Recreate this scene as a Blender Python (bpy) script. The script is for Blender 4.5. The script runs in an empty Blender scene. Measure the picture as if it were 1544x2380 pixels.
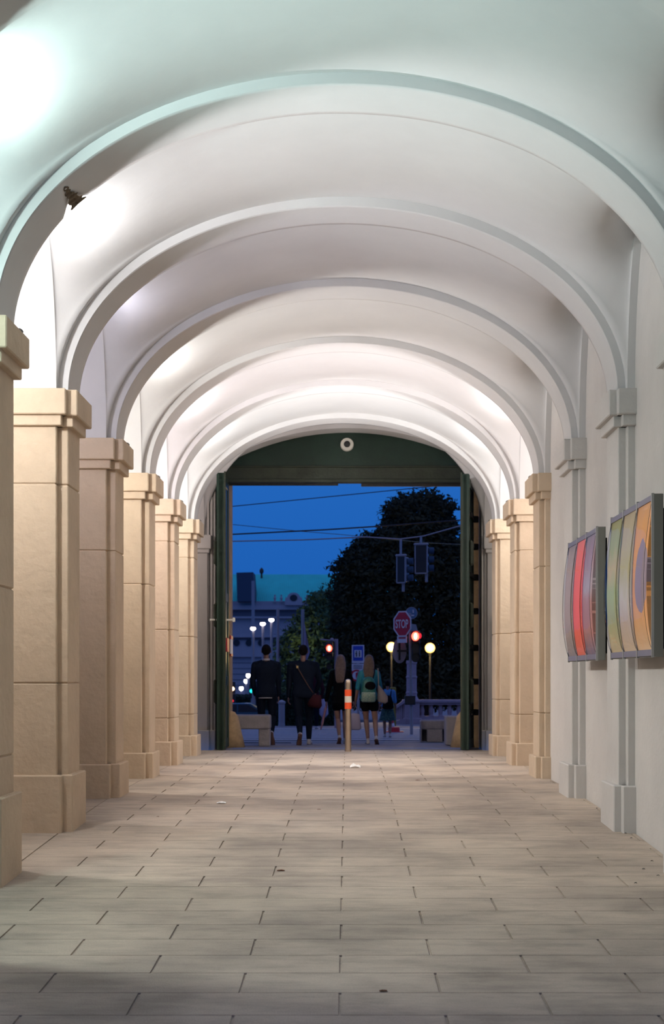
import bpy, bmesh, math, random
from mathutils import Vector, Matrix, noise
S = bpy.context.scene
C = S.collection
PI = math.pi
random.seed(7)

# ------------------------------------------------------------------ camera, world, lights, exposure
F = 3300.0; CX = 806.0; HY = 1570.0; CZ = 1.165       # focal length in px, horizon, eye height over the gate floor
cam_d = bpy.data.cameras.new('camera'); cam = bpy.data.objects.new('camera', cam_d); C.objects.link(cam)
cam.location = (0, 0, CZ); cam.rotation_euler = (PI/2, 0, 0)
cam_d.sensor_fit = 'HORIZONTAL'; cam_d.sensor_width = 24.0; cam_d.lens = 24.0*F/1544
cam_d.shift_x = -(CX-772)/1544; cam_d.shift_y = (HY-1190)/1544
cam_d.clip_end = 2000; cam_d.clip_start = .05
cam_d.dof.use_dof = True; cam_d.dof.focus_distance = 10.5; cam_d.dof.aperture_fstop = 4.5
S.camera = cam
S.view_settings.view_transform = 'Standard'; S.view_settings.look = 'None'
S.view_settings.gamma = 1; S.view_settings.use_curve_mapping = False
S.view_settings.exposure = 0.16
S.cycles.max_bounces = 10; S.cycles.diffuse_bounces = 7; S.cycles.transparent_max_bounces = 12
S.cycles.sample_clamp_indirect = 6

W = bpy.data.worlds.new('dusk_sky'); S.world = W; W.use_nodes = True
nt = W.node_tree; nt.nodes.clear()
o_ = nt.nodes.new('ShaderNodeOutputWorld'); bg = nt.nodes.new('ShaderNodeBackground')
tc = nt.nodes.new('ShaderNodeTexCoord'); sp = nt.nodes.new('ShaderNodeSeparateXYZ'); rp = nt.nodes.new('ShaderNodeValToRGB')
nt.links.new(tc.outputs['Generated'], sp.inputs[0]); nt.links.new(sp.outputs['Z'], rp.inputs[0])
nt.links.new(rp.outputs[0], bg.inputs[0]); nt.links.new(bg.outputs[0], o_.inputs[0])
cr = rp.color_ramp
cr.elements[0].position = 0.0; cr.elements[0].color = (.008, .088, .37, 1)
cr.elements[1].position = 1.0; cr.elements[1].color = (.16, .21, .50, 1)
e = cr.elements.new(.13); e.color = (.014, .115, .44, 1)
e = cr.elements.new(.45); e.color = (.13, .20, .52, 1)
bg.inputs[1].default_value = 1.0

def spot(name, loc, aim, power, col, size=150, blend=1.0, radius=.08):
    l = bpy.data.lights.new(name, 'SPOT'); l.energy = power; l.color = col
    l.spot_size = math.radians(size); l.spot_blend = blend; l.shadow_soft_size = radius
    o = bpy.data.objects.new(name, l); C.objects.link(o); o.location = loc
    o.rotation_euler = Vector(aim).to_track_quat('-Z', 'Y').to_euler()
    return o
def point(name, loc, power, col, radius=.15):
    l = bpy.data.lights.new(name, 'POINT'); l.energy = power; l.color = col; l.shadow_soft_size = radius
    o = bpy.data.objects.new(name, l); C.objects.link(o); o.location = loc
    return o
UP, ALL = 1.0, 1.15
# bay lamps: (pier index, side, watts, colour); index 0 stands before the first pier in view
BAY_LAMPS = [(0, -1, 250, .50, (.74, 1.0, .97)), (1, -1, 225, .62, (.97, .98, 1.0)), (2, -1, 75, 1.9, (.84, .84, 1.0)),
             (3, -1, 190, .8, (1, .99, .97)), (3, 1, 135, .75, (1, .95, .94)), (4, -1, 195, .8, (1, .94, .98)), (4, 1, 170, .75, (1, .95, .95)),
             (5, -1, 185, .8, (.98, .99, 1)), (5, 1, 170, .75, (.98, .99, 1)), (6, -1, 40, .8, (1, .88, .86)), (6, 1, 25, .8, (1, .95, .9))]

# ------------------------------------------------------------------ materials
def mat(name, col, rough=.6, metal=0.0, bump=0.0, bscale=40, var=0.0, vscale=3.0, emit=None, estr=0.0, var2=None, spec=.5):
    m = bpy.data.materials.new(name); m.use_nodes = True; n = m.node_tree; b = n.nodes['Principled BSDF']
    b.inputs['Base Color'].default_value = (*col, 1); b.inputs['Roughness'].default_value = rough
    b.inputs['Metallic'].default_value = metal; b.inputs['Specular IOR Level'].default_value = spec
    if emit:
        b.inputs['Emission Color'].default_value = (*emit, 1); b.inputs['Emission Strength'].default_value = estr
    if var or bump:
        t = n.nodes.new('ShaderNodeTexCoord')
    if var:
        nz = n.nodes.new('ShaderNodeTexNoise'); nz.inputs['Scale'].default_value = vscale; nz.inputs['Detail'].default_value = 6
        nz.inputs['Roughness'].default_value = .65
        n.links.new(t.outputs['Object'], nz.inputs['Vector'])
        r = n.nodes.new('ShaderNodeValToRGB'); r.color_ramp.elements[0].position = .3; r.color_ramp.elements[1].position = .7
        c2 = var2 or tuple(c*(1-var) for c in col)
        r.color_ramp.elements[0].color = (*c2, 1); r.color_ramp.elements[1].color = (*[min(1, c*(1+var*.4)) for c in col], 1)
        n.links.new(nz.outputs['Fac'], r.inputs[0]); n.links.new(r.outputs[0], b.inputs['Base Color'])
    if bump:
        nb = n.nodes.new('ShaderNodeTexNoise'); nb.inputs['Scale'].default_value = bscale; nb.inputs['Detail'].default_value = 5
        n.links.new(t.outputs['Object'], nb.inputs['Vector'])
        bp = n.nodes.new('ShaderNodeBump'); bp.inputs['Strength'].default_value = bump; bp.inputs['Distance'].default_value = .02
        n.links.new(nb.outputs['Fac'], bp.inputs['Height']); n.links.new(bp.outputs[0], b.inputs['Normal'])
    return m
M = {}
M['plaster'] = mat('white plaster', (.62, .61, .605), .85, bump=.12, bscale=7, var=.05, vscale=1.3, spec=.2)
M['whitepaint'] = mat('white painted masonry', (.58, .555, .53), .75, bump=.25, bscale=22, var=.06, vscale=2.5, spec=.3)
M['cream'] = mat('cream painted masonry', (.60, .475, .345), .78, bump=.45, bscale=16, var=.13, vscale=2.2, spec=.3)
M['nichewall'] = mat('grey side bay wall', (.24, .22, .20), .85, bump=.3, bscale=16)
M['dirt'] = mat('dirty joint', (.10, .085, .07), .9)
M['green'] = mat('dark green gate paint', (.013, .035, .022), .42, bump=.1, bscale=30, var=.25, vscale=4)
M['greenold'] = mat('worn green gate paint', (.028, .038, .022), .55, bump=.2, bscale=30, var=.35, vscale=6)
M['iron'] = mat('black iron', (.012, .011, .012), .5, .6)
M['brick'] = mat('bare brown brick', (.16, .11, .065), .95, bump=1, bscale=60, var=.6, vscale=25)
M['steel'] = mat('brushed steel', (.62, .52, .42), .28, .95, var=.1, vscale=8)
M['alu'] = mat('grey anodised aluminium', (.19, .185, .165), .5, .1)
M['alulight'] = mat('light aluminium edge', (.38, .37, .36), .4, .3)
M['framelilac'] = mat('grey violet frame face', (.22, .21, .27), .45, .2)
M['orange'] = mat('reflective orange film', (.85, .09, .02), .4)
M['whiteband'] = mat('white film', (.72, .66, .56), .5)
M['concrete'] = mat('concrete', (.26, .23, .24), .85, bump=.4, bscale=30, var=.15, vscale=6)
M['sandstone'] = mat('yellow sandstone', (.42, .28, .15), .9, bump=.4, bscale=20, var=.3, vscale=8)
M['stonepink'] = mat('pale pink stone', (.36, .27, .30), .85, bump=.3, bscale=10, var=.2, vscale=3)
M['asphalt'] = mat('asphalt', (.16, .16, .165), .8, var=.15, vscale=1.5)
M['pavement'] = mat('outer pavement', (.19, .17, .18), .8, var=.12, vscale=1.5)
M['stripe'] = mat('road paint', (.48, .48, .50), .7)
M['paper'] = mat('white paper', (.85, .85, .84), .8)
M['leafdry'] = mat('brown leaf', (.13, .05, .025), .8)
M['black'] = mat('black plastic', (.012, .012, .014), .5)
M['white'] = mat('white plastic', (.72, .70, .62), .5)
M['hedge'] = mat('hedge green', (.018, .042, .022), .9, var=.4, vscale=6)
M['treedark'] = mat('dark tree leaf', (.030, .038, .026), .9, spec=.1)
M['treegreen'] = mat('green tree leaf', (.06, .11, .06), .9, spec=.1)
M['trunk'] = mat('bark', (.06, .05, .045), .95, bump=.5)
M['copper'] = mat('green copper roof', (.02, .62, .52), .7, var=.15, vscale=.2)
M['navyroof'] = mat('dark slate roof', (.03, .06, .10), .8)
M['facade'] = mat('palace stone', (.36, .34, .37), .9, var=.15, vscale=.1)
M['facadedark'] = mat('darker palace stone', (.13, .13, .16), .9)  # darker copy of the stone colour for flat strips and bands
M['windark'] = mat('dark window', (.01, .012, .02), .4)
M['pole'] = mat('galvanised pole', (.30, .28, .30), .5, .3)
M['signblue'] = mat('blue sign', (.015, .06, .42), .45)
M['signred'] = mat('red sign', (.45, .012, .03), .45)
M['signwhite'] = mat('white sign', (.62, .60, .66), .5)
M['redlit'] = mat('lit red lens', (.5, .0, .0), .4, emit=(1, .05, .03), estr=9)
M['redcore'] = mat('lit red core', (.5, .1, .0), .4, emit=(1, .55, .30), estr=9)
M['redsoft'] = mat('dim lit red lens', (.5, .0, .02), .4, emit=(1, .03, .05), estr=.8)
M['greenlit'] = mat('lit green lens', (.0, .5, .4), .4, emit=(.02, .75, .72), estr=1.6)
M['whitelit'] = mat('lit street lamp', (.9, .9, .9), .4, emit=(.95, .9, 1), estr=8)
M['warmlit'] = mat('lit warm lamp', (.9, .8, .5), .4, emit=(1, .62, .20), estr=1.0)
M['warmcore'] = mat('lit warm core', (.9, .8, .5), .4, emit=(1, .86, .60), estr=14)
M['globe'] = mat('yellow globe glass', (.9, .6, .2), .4, emit=(1, .55, .16), estr=.75)
M['skin'] = mat('skin', (.20, .10, .075), .55)
M['skin2'] = mat('light skin', (.22, .12, .09), .55)
M['hairdark'] = mat('dark hair', (.007, .005, .005), .8, spec=.1, bump=.5, bscale=120)
M['hairblond'] = mat('ash blond hair', (.17, .115, .095), .5, bump=.8, bscale=90, var=.35, vscale=30)
M['hairbrown'] = mat('brown blond hair', (.12, .075, .05), .5, bump=.8, bscale=90, var=.4, vscale=30)
M['navy'] = mat('navy jacket cloth', (.008, .012, .024), .9, bump=.2, bscale=60, spec=.08)
M['denim'] = mat('dark denim', (.006, .009, .018), .9, spec=.08)
M['blackcloth'] = mat('black cloth', (.004, .004, .005), .9, spec=.08)
M['maroon'] = mat('maroon cloth', (.04, .010, .015), .9, spec=.08)
M['teal'] = mat('teal cloth', (.01, .16, .22), .7)
M['bluetee'] = mat('blue cloth', (.05, .20, .48), .85)
M['tote'] = mat('canvas', (.22, .18, .18), .9)
M['lilacbag'] = mat('pale lilac plastic bag', (.34, .30, .42), .6)
M['pinkbag'] = mat('pink umbrella cloth', (.36, .19, .26), .7)
M['shoe'] = mat('white shoe', (.36, .34, .36), .6)
M['sole'] = mat('brown sole', (.10, .05, .04), .7)
M['leather'] = mat('brown leather', (.12, .05, .03), .5)
M['brass'] = mat('brass', (.7, .5, .2), .3, .9)
M['yellow'] = mat('yellow post', (.22, .17, .02), .6)
M['carpaint'] = mat('dark car paint', (.05, .12, .18), .25, .4)

def leafmix(name, c1, c2, c3, scale, rough=.5):      # sequins and printed cloth
    m = bpy.data.materials.new(name); m.use_nodes = True; n = m.node_tree; b = n.nodes['Principled BSDF']
    t = n.nodes.new('ShaderNodeTexCoord'); v = n.nodes.new('ShaderNodeTexVoronoi'); v.inputs['Scale'].default_value = scale
    r = n.nodes.new('ShaderNodeValToRGB'); r.color_ramp.elements[0].color = (*c1, 1); r.color_ramp.elements[1].color = (*c3, 1)
    e = r.color_ramp.elements.new(.5); e.color = (*c2, 1)
    n.links.new(t.outputs['Object'], v.inputs['Vector']); n.links.new(v.outputs['Color'], r.inputs[0])
    n.links.new(r.outputs[0], b.inputs['Base Color']); b.inputs['Roughness'].default_value = rough
    return m
M['sequin'] = leafmix('shimmering silver green sequins', (.03, .16, .18), (.22, .32, .24), (.55, .48, .38), 160, .3)
M['sequindark'] = leafmix('dark green blue sequins', (.005, .03, .04), (.01, .10, .06), (.02, .16, .20), 120, .4)
M['print'] = leafmix('teal printed cloth', (.005, .025, .045), (.012, .06, .07), (.04, .11, .09), 45, .9)

def floor_mat():
    m = bpy.data.materials.new('beige stone slabs'); m.use_nodes = True; n = m.node_tree; L = n.links
    b = n.nodes['Principled BSDF']; t = n.nodes.new('ShaderNodeTexCoord')
    at = n.nodes.new('ShaderNodeAttribute'); at.attribute_name = 'tone'
    mp = n.nodes.new('ShaderNodeMapping'); mp.inputs['Scale'].default_value = (1, 3.2, 1); L.new(t.outputs['Object'], mp.inputs[0])
    n1 = n.nodes.new('ShaderNodeTexNoise'); n1.inputs['Scale'].default_value = 2.6; n1.inputs['Detail'].default_value = 9; n1.inputs['Roughness'].default_value = .68
    L.new(mp.outputs[0], n1.inputs['Vector'])
    n2 = n.nodes.new('ShaderNodeTexNoise'); n2.inputs['Scale'].default_value = 1.1; n2.inputs['Detail'].default_value = 5
    L.new(t.outputs['Object'], n2.inputs['Vector'])
    n3 = n.nodes.new('ShaderNodeTexNoise'); n3.inputs['Scale'].default_value = 130; n3.inputs['Detail'].default_value = 3
    L.new(t.outputs['Object'], n3.inputs['Vector'])
    r1 = n.nodes.new('ShaderNodeValToRGB'); r1.color_ramp.elements[0].position = .26; r1.color_ramp.elements[1].position = .56
    r1.color_ramp.elements[0].color = (.36, .30, .24, 1); r1.color_ramp.elements[1].color = (.55, .46, .37, 1)
    L.new(n1.outputs['Fac'], r1.inputs[0])
    r2 = n.nodes.new('ShaderNodeValToRGB'); r2.color_ramp.elements[0].position = .34; r2.color_ramp.elements[1].position = .6
    r2.color_ramp.elements[0].color = (.62, .62, .64, 1); r2.color_ramp.elements[1].color = (1, 1, 1, 1)
    L.new(n2.outputs['Fac'], r2.inputs[0])
    def mul(a, bb):
        k = n.nodes.new('ShaderNodeMix'); k.data_type = 'RGBA'; k.blend_type = 'MULTIPLY'; k.inputs['Factor'].default_value = 1
        L.new(a, k.inputs['A']); L.new(bb, k.inputs['B']); return k.outputs['Result']
    r3 = n.nodes.new('ShaderNodeMapRange'); r3.inputs['To Min'].default_value = .80; r3.inputs['To Max'].default_value = 1.16
    L.new(n3.outputs['Fac'], r3.inputs['Value'])
    x = mul(r1.outputs[0], r2.outputs[0]); x = mul(x, at.outputs['Color']); x = mul(x, r3.outputs[0])
    L.new(x, b.inputs['Base Color']); b.inputs['Roughness'].default_value = .62; b.inputs['Specular IOR Level'].default_value = .35
    bp = n.nodes.new('ShaderNodeBump'); bp.inputs['Strength'].default_value = .35; bp.inputs['Distance'].default_value = .008
    L.new(n3.outputs['Fac'], bp.inputs['Height']); L.new(bp.outputs[0], b.inputs['Normal'])
    return m
M['floor'] = floor_mat()

def poster_mat(name, stops, glow=.10, blob=None):
    """printed poster: soft vertical colour fields with streaks, in the poster's own 0..1 coordinates"""
    m = bpy.data.materials.new(name); m.use_nodes = True; n = m.node_tree; L = n.links; b = n.nodes['Principled BSDF']
    t = n.nodes.new('ShaderNodeTexCoord'); sx = n.nodes.new('ShaderNodeSeparateXYZ'); L.new(t.outputs['UV'], sx.inputs[0])
    nz = n.nodes.new('ShaderNodeTexNoise'); nz.inputs['Scale'].default_value = 4; nz.inputs['Detail'].default_value = 4
    L.new(t.outputs['UV'], nz.inputs['Vector'])
    ad = n.nodes.new('ShaderNodeMath'); ad.operation = 'MULTIPLY_ADD'; ad.inputs[1].default_value = .32; L.new(nz.outputs['Fac'], ad.inputs[0]); L.new(sx.outputs['Y'], ad.inputs[2])
    sb = n.nodes.new('ShaderNodeMath'); sb.operation = 'SUBTRACT'; sb.inputs[1].default_value = .16; L.new(ad.outputs[0], sb.inputs[0])
    r = n.nodes.new('ShaderNodeValToRGB'); els = r.color_ramp.elements
    els[0].position = stops[0][0]; els[0].color = (*stops[0][1], 1); els[1].position = stops[-1][0]; els[1].color = (*stops[-1][1], 1)
    for p, c in stops[1:-1]:
        e = els.new(p); e.color = (*c, 1)
    L.new(sb.outputs[0], r.inputs[0]); out = r.outputs[0]
    if blob:      # an abstract violet shape on the sheet
        (u, v), (ru, rv), bc = blob
        mp = n.nodes.new('ShaderNodeMapping'); mp.inputs['Location'].default_value = (-u/ru, -v/rv, 0); mp.inputs['Scale'].default_value = (1/ru, 1/rv, 1)
        L.new(t.outputs['UV'], mp.inputs[0]); ln = n.nodes.new('ShaderNodeVectorMath'); ln.operation = 'LENGTH'; L.new(mp.outputs[0], ln.inputs[0])
        a2 = n.nodes.new('ShaderNodeMath'); a2.operation = 'MULTIPLY_ADD'; a2.inputs[1].default_value = .5; L.new(nz.outputs['Fac'], a2.inputs[0]); L.new(ln.outputs['Value'], a2.inputs[2])
        lt = n.nodes.new('ShaderNodeMath'); lt.operation = 'LESS_THAN'; lt.inputs[1].default_value = 1.2; L.new(a2.outputs[0], lt.inputs[0])
        k = n.nodes.new('ShaderNodeMix'); k.data_type = 'RGBA'; L.new(lt.outputs[0], k.inputs['Factor']); L.new(out, k.inputs['A']); k.inputs['B'].default_value = (*bc, 1)
        out = k.outputs['Result']
    L.new(out, b.inputs['Base Color']); b.inputs['Roughness'].default_value = .5
    L.new(out, b.inputs['Emission Color']); b.inputs['Emission Strength'].default_value = glow  # the print also glows faintly, extra brightness put into its colours
    return m
def acrylic():
    m = bpy.data.materials.new('clear acrylic'); m.use_nodes = True; n = m.node_tree; n.nodes.clear(); L = n.links
    o = n.nodes.new('ShaderNodeOutputMaterial'); mx = n.nodes.new('ShaderNodeMixShader')
    tr = n.nodes.new('ShaderNodeBsdfTransparent'); tr.inputs[0].default_value = (.93, .92, .93, 1)
    g = n.nodes.new('ShaderNodeBsdfGlossy'); g.inputs['Roughness'].default_value = .04
    fr = n.nodes.new('ShaderNodeFresnel'); fr.inputs[0].default_value = 1.32
    cl = n.nodes.new('ShaderNodeMath'); cl.operation = 'MINIMUM'; cl.inputs[1].default_value = .16
    L.new(fr.outputs[0], cl.inputs[0]); L.new(cl.outputs[0], mx.inputs[0]); L.new(tr.outputs[0], mx.inputs[1]); L.new(g.outputs[0], mx.inputs[2]); L.new(mx.outputs[0], o.inputs[0])
    return m
M['acrylic'] = acrylic()

# ------------------------------------------------------------------ helpers
class MB:
    def __init__(s): s.bm = bmesh.new()
    def box(s, x0, x1, y0, y1, z0, z1, bev=0.0, rot=None, piv=None, seg=1):
        r = bmesh.ops.create_cube(s.bm, size=1); vs = r['verts']
        for v in vs:
            v.co = Vector(((x0+x1)/2+v.co.x*abs(x1-x0), (y0+y1)/2+v.co.y*abs(y1-y0), (z0+z1)/2+v.co.z*abs(z1-z0)))
        if bev:
            es = list({e for v in vs for e in v.link_edges})
            nv = bmesh.ops.bevel(s.bm, geom=es, offset=bev, segments=seg, affect='EDGES', profile=.5)
            vs = list({v for f in nv['faces'] for v in f.verts} | {v for v in vs if v.is_valid})
        if rot is not None:
            m = Matrix.Rotation(rot, 4, 'Z'); p = Vector(piv)
            for v in vs: v.co = m @ (v.co-p) + p
        return s
    def tube(s, pts, rad, seg=12, caps=True, sq=1.0, ref=None):
        pts = [Vector(p) for p in pts]
        if not isinstance(rad, (list, tuple)): rad = [rad]*len(pts)
        rings = []
        prev = None
        for i, p in enumerate(pts):
            d = (pts[min(i+1, len(pts)-1)]-pts[max(i-1, 0)]).normalized()
            if ref is not None: u = Vector(ref)
            else: u = prev if prev is not None else (Vector((1, 0, 0)) if abs(d.x) < .9 else Vector((0, 1, 0)))
            u = (u-d*u.dot(d)).normalized(); v = d.cross(u); prev = u
            r = rad[i]; ru, rv = (r if isinstance(r, (list, tuple)) else (r, r*sq))
            rings.append([s.bm.verts.new(p+u*math.cos(2*PI*k/seg)*ru+v*math.sin(2*PI*k/seg)*rv) for k in range(seg)])
        for a, b in zip(rings, rings[1:]):
            for k in range(seg):
                s.bm.faces.new((a[k], a[(k+1) % seg], b[(k+1) % seg], b[k]))
        if caps:
            s.bm.faces.new(list(reversed(rings[0]))); s.bm.faces.new(rings[-1])
        return s
    def capsule(s, p0, r0, p1, r1, seg=12):
        p0 = Vector(p0); p1 = Vector(p1); d = (p1-p0).normalized() if (p1-p0).length > 1e-6 else Vector((0, 0, 1))
        P = []; R = []
        for a in (80, 60, 35): P.append(p0-d*r0*math.sin(math.radians(a))); R.append(r0*math.cos(math.radians(a)))
        P += [p0, p1]; R += [r0, r1]
        for a in (35, 60, 80): P.append(p1+d*r1*math.sin(math.radians(a))); R.append(r1*math.cos(math.radians(a)))
        return s.tube(P, R, seg)
    def ball(s, c, r, seg=16, rings=10, mtx=None):
        rr = bmesh.ops.create_uvsphere(s.bm, u_segments=seg, v_segments=rings, radius=1)
        r3 = r if isinstance(r, (list, tuple)) else (r, r, r)
        for v in rr['verts']:
            v.co = Vector((v.co.x*r3[0], v.co.y*r3[1], v.co.z*r3[2]))
            if mtx is not None: v.co = mtx @ v.co
            v.co += Vector(c)
        return s
    def prism(s, poly, y0, y1):          # polygon in XZ, extruded along Y
        a = [s.bm.verts.new((x, y0, z)) for x, z in poly]; b = [s.bm.verts.new((x, y1, z)) for x, z in poly]
        n = len(poly)
        s.bm.faces.new(a); s.bm.faces.new(list(reversed(b)))
        for i in range(n): s.bm.faces.new((a[i], b[i], b[(i+1) % n], a[(i+1) % n]))
        return s
    def lathe(s, c, prof, seg=20):       # profile of (r, z) round the vertical through c
        rings = []
        for r, z in prof:
            rings.append([s.bm.verts.new((c[0]+r*math.cos(2*PI*k/seg), c[1]+r*math.sin(2*PI*k/seg), c[2]+z)) for k in range(seg)])
        for a, b in zip(rings, rings[1:]):
            for k in range(seg): s.bm.faces.new((a[k], a[(k+1) % seg], b[(k+1) % seg], b[k]))
        s.bm.faces.new(list(reversed(rings[0]))); s.bm.faces.new(rings[-1])
        return s
    def quads(s, grid):                  # grid[i][j] of points
        vs = [[s.bm.verts.new(p) for p in row] for row in grid]
        for i in range(len(vs)-1):
            for j in range(len(vs[0])-1):
                s.bm.faces.new((vs[i][j], vs[i+1][j], vs[i+1][j+1], vs[i][j+1]))
        return vs
    def build(s, name, m, parent=None, smooth=False, mats=None, fix=True):
        bm = s.bm
        if fix: bmesh.ops.recalc_face_normals(bm, faces=bm.faces)
        me = bpy.data.meshes.new(name)
        if parent is not None:
            bmesh.ops.translate(bm, verts=bm.verts, vec=-world_loc(parent))
        bm.to_mesh(me); bm.free()
        for mm in (mats or [m]): me.materials.append(mm)
        if smooth: me.shade_smooth()
        o = bpy.data.objects.new(name, me); C.objects.link(o)
        if parent is not None: o.parent = parent
        return o
def world_loc(o):
    v = Vector(o.location); p = o.parent
    while p is not None: v += Vector(p.location); p = p.parent
    return v
def tag(o, label=None, cat=None, group=None, kind=None):
    if label: o['label'] = label
    if cat: o['category'] = cat
    if group: o['group'] = group
    if kind: o['kind'] = kind
    return o
def thing(name, loc, label, cat, group=None):
    o = bpy.data.objects.new(name, None); C.objects.link(o); o.location = loc; o.empty_display_size = .1
    return tag(o, label, cat, group)
def struct(o): o['kind'] = 'structure'; return o
def at(px, py, Y): return Vector(((px-CX)*Y/F, Y, CZ+(HY-py)*Y/F))

# ------------------------------------------------------------------ levels
PROF = [(-12, -.75), (0, -.50), (5, -.318), (6.2, -.27), (7.3, -.232), (8.05, -.205), (8.74, -.173), (9.49, -.143), (10.19, -.111), (10.93, -.081),
        (11.64, -.050), (12.3, -.030), (13.14, -.004), (15.3, .016), (16.35, .018), (20, .010), (22.3, -.010), (23.2, -.022), (25.6, -.055),
        (42, -.290), (45.5, -.34), (68, -1.55), (400, -1.55)]
def gz(Y):
    for (a, za), (b, zb) in zip(PROF, PROF[1:]):
        if a <= Y <= b: return za+(zb-za)*(Y-a)/(b-a)
    return PROF[-1][1]
PITCH = 2.32; Y1 = 9.17
def pier_y(k): return Y1+PITCH*(k-1)
ZS = CZ+2.25                                   # springing: top of the capitals
RX_L, RX_R = 2.207, 2.152                      # pilaster faces, left and right
MX_L, MX_R = 2.287, 2.212                      # main block faces
WALL_R = 2.272; NICHE_L = -3.75; NICHE_R = 3.65
RIB_B = 1.475; VB = 1.545                      # rise of ribs and of the vault
YA = 5.0                                       # outer end of the passage towards the camera
YE = 22.86                                     # gate end wall

# ------------------------------------------------------------------ floor
def build_floor():
    bm = bmesh.new(); tone = bm.faces.layers.float_color.new('tone') if hasattr(bm.faces.layers, 'float_color') else None
    cols = []
    rnd = random.Random(3)
    def slab(x0, x1, y0, y1, t):
        z0, z1 = gz(y0), gz(y1); g = .0065
        vs = [bm.verts.new(p) for p in ((x0+g, y0+.0035, z0), (x1-g, y0+.0035, z0), (x1-g, y1-.0035, z1), (x0+g, y1-.0035, z1))]
        lo = [bm.verts.new(p) for p in ((x0+g, y0+.0035, z0-.02), (x1-g, y0+.0035, z0-.02), (x1-g, y1-.0035, z1-.02), (x0+g, y1-.0035, z1-.02))]
        f = bm.faces.new(vs); cols.append(t)
        for i in range(4):
            bm.faces.new((lo[i], lo[(i+1) % 4], vs[(i+1) % 4], vs[i])); cols.append(t)
    P = .3647; L = .902
    n = -18; 
    while True:
        y0 = 6.028+P*n; y1 = y0+P
        if y0 >= 22.28: break
        if y1 > 22.28: y1 = 22.30
        inside = y0 > YA
        xl, xr = -2.262, (WALL_R-.004 if y1 < 15.5 else 2.262)
        if not inside: xl, xr = -4.5, 4.5
        off = -.030 + (0 if n % 2 == 0 else L/2)
        x = off-L*8
        while x < xr:
            a, b = max(x, xl), min(x+L, xr)
            if b-a > .03:
                v = rnd.uniform(.80, 1.08); slab(a, b, y0, y1, (v, v*rnd.uniform(.985, 1.01), v*rnd.uniform(.965, 1.01)))
            x += L
        n += 1
    # plain long slabs in the side bays
    y = 7.05
    while y < 22.2:
        y2 = min(y+1.1, 22.3)
        v = rnd.uniform(.9, 1.05); slab(NICHE_L-.05, -2.262, y, y2, (v*1.02, v, v*.97))
        if y > 15.3:
            v = rnd.uniform(.9, 1.05); slab(2.262, NICHE_R+.05, y, y2, (v*1.02, v, v*.97))
        y = y2
    # grout bed, follows the levels
    ys = [-.60]+[a for a, _ in PROF if 0 <= a <= 22]+[22.30]
    for a, b in zip(ys, ys[1:]):
        vs = [bm.verts.new(p) for p in ((-4.5, a, gz(a)-.009), (4.5, a, gz(a)-.009), (4.5, b, gz(b)-.009), (-4.5, b, gz(b)-.009))]
        bm.faces.new(vs); cols.append((.05, .048, .045))
    me = bpy.data.meshes.new('floor'); bm.to_mesh(me); bm.free()
    a = me.color_attributes.new('tone', 'FLOAT_COLOR', 'CORNER')
    for p in me.polygons:
        c = cols[p.index]
        for li in p.loop_indices: a.data[li].color = (*c, 1)
    me.materials.append(M['floor'])
    o = bpy.data.objects.new('floor', me); C.objects.link(o); struct(o)
build_floor()
b = MB(); b.quads([[(-2.12, 22.30, gz(22.3)-.004), (-2.12, 23.25, gz(23.2)-.004)], [(2.16, 22.30, gz(22.3)-.004), (2.16, 23.25, gz(23.2)-.004)]])
b.box(-2.12, 2.16, 22.305, 22.33, gz(22.3)-.05, gz(22.3)-.003); struct(b.build('trim_1', M['pavement']))

# ------------------------------------------------------------------ vault, walls
def vault_z(u, v): # rise fraction: product of the two barrels, so the sides open into lunettes
    A = math.sqrt(max(0, 1-u*u)); B = math.sqrt(max(0, 1-v*v)); return A+(1-A)*B*u**6
def lerp(a, b, t): return a+(b-a)*t
def bay(k, closed_r, plain=False, rise=VB, y0=None, y1=None):
    ya = pier_y(k)+.24 if y0 is None else y0; yb = pier_y(k+1)-.24 if y1 is None else y1
    yc = (pier_y(k)+pier_y(k+1))/2; ha = PITCH/2-.31
    N = 48
    ysamp = []
    m = 26
    for j in range(m+1):
        ysamp.append(yc-ha*math.cos(PI*j/m))
    ysamp = [ya]+ysamp+[yb] if not plain else [lerp(ya, yb, j/20) for j in range(21)]
    grid = []
    for i in range(N+1):
        th = -PI/2+PI*i/N; row = []
        for y in ysamp:
            w = MX_L if th < 0 else MX_R
            u = abs(math.sin(th)); v = 1 if plain else min(1, abs(y-yc)/ha)
            row.append((math.copysign(w*u, th), y, ZS+rise*vault_z(u, v)))
        grid.append(row)
    b = MB(); b.quads(grid)
    o = b.build('ceiling', M['plaster'], smooth=True, fix=False); struct(o)
    if not plain:      # side arches running out to the niche backs
        for sgn, mx, nx in ((-1, MX_L, -NICHE_L), (1, MX_R, WALL_R if closed_r else NICHE_R)):
            b = MB(); g = []
            for j in range(m+1):
                y = yc-ha*math.cos(PI*j/m); z = ZS+rise*math.sqrt(max(0, 1-((y-yc)/ha)**2))
                g.append([(sgn*mx, y, z), (sgn*nx, y, z)])
            b.quads(g)
            so = b.build('ceiling', M['plaster'], smooth=True); struct(so)
bay(0, True, y0=YA, y1=pier_y(1)-.24)
for k in range(1, 6): bay(k, k <= 3)
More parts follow.
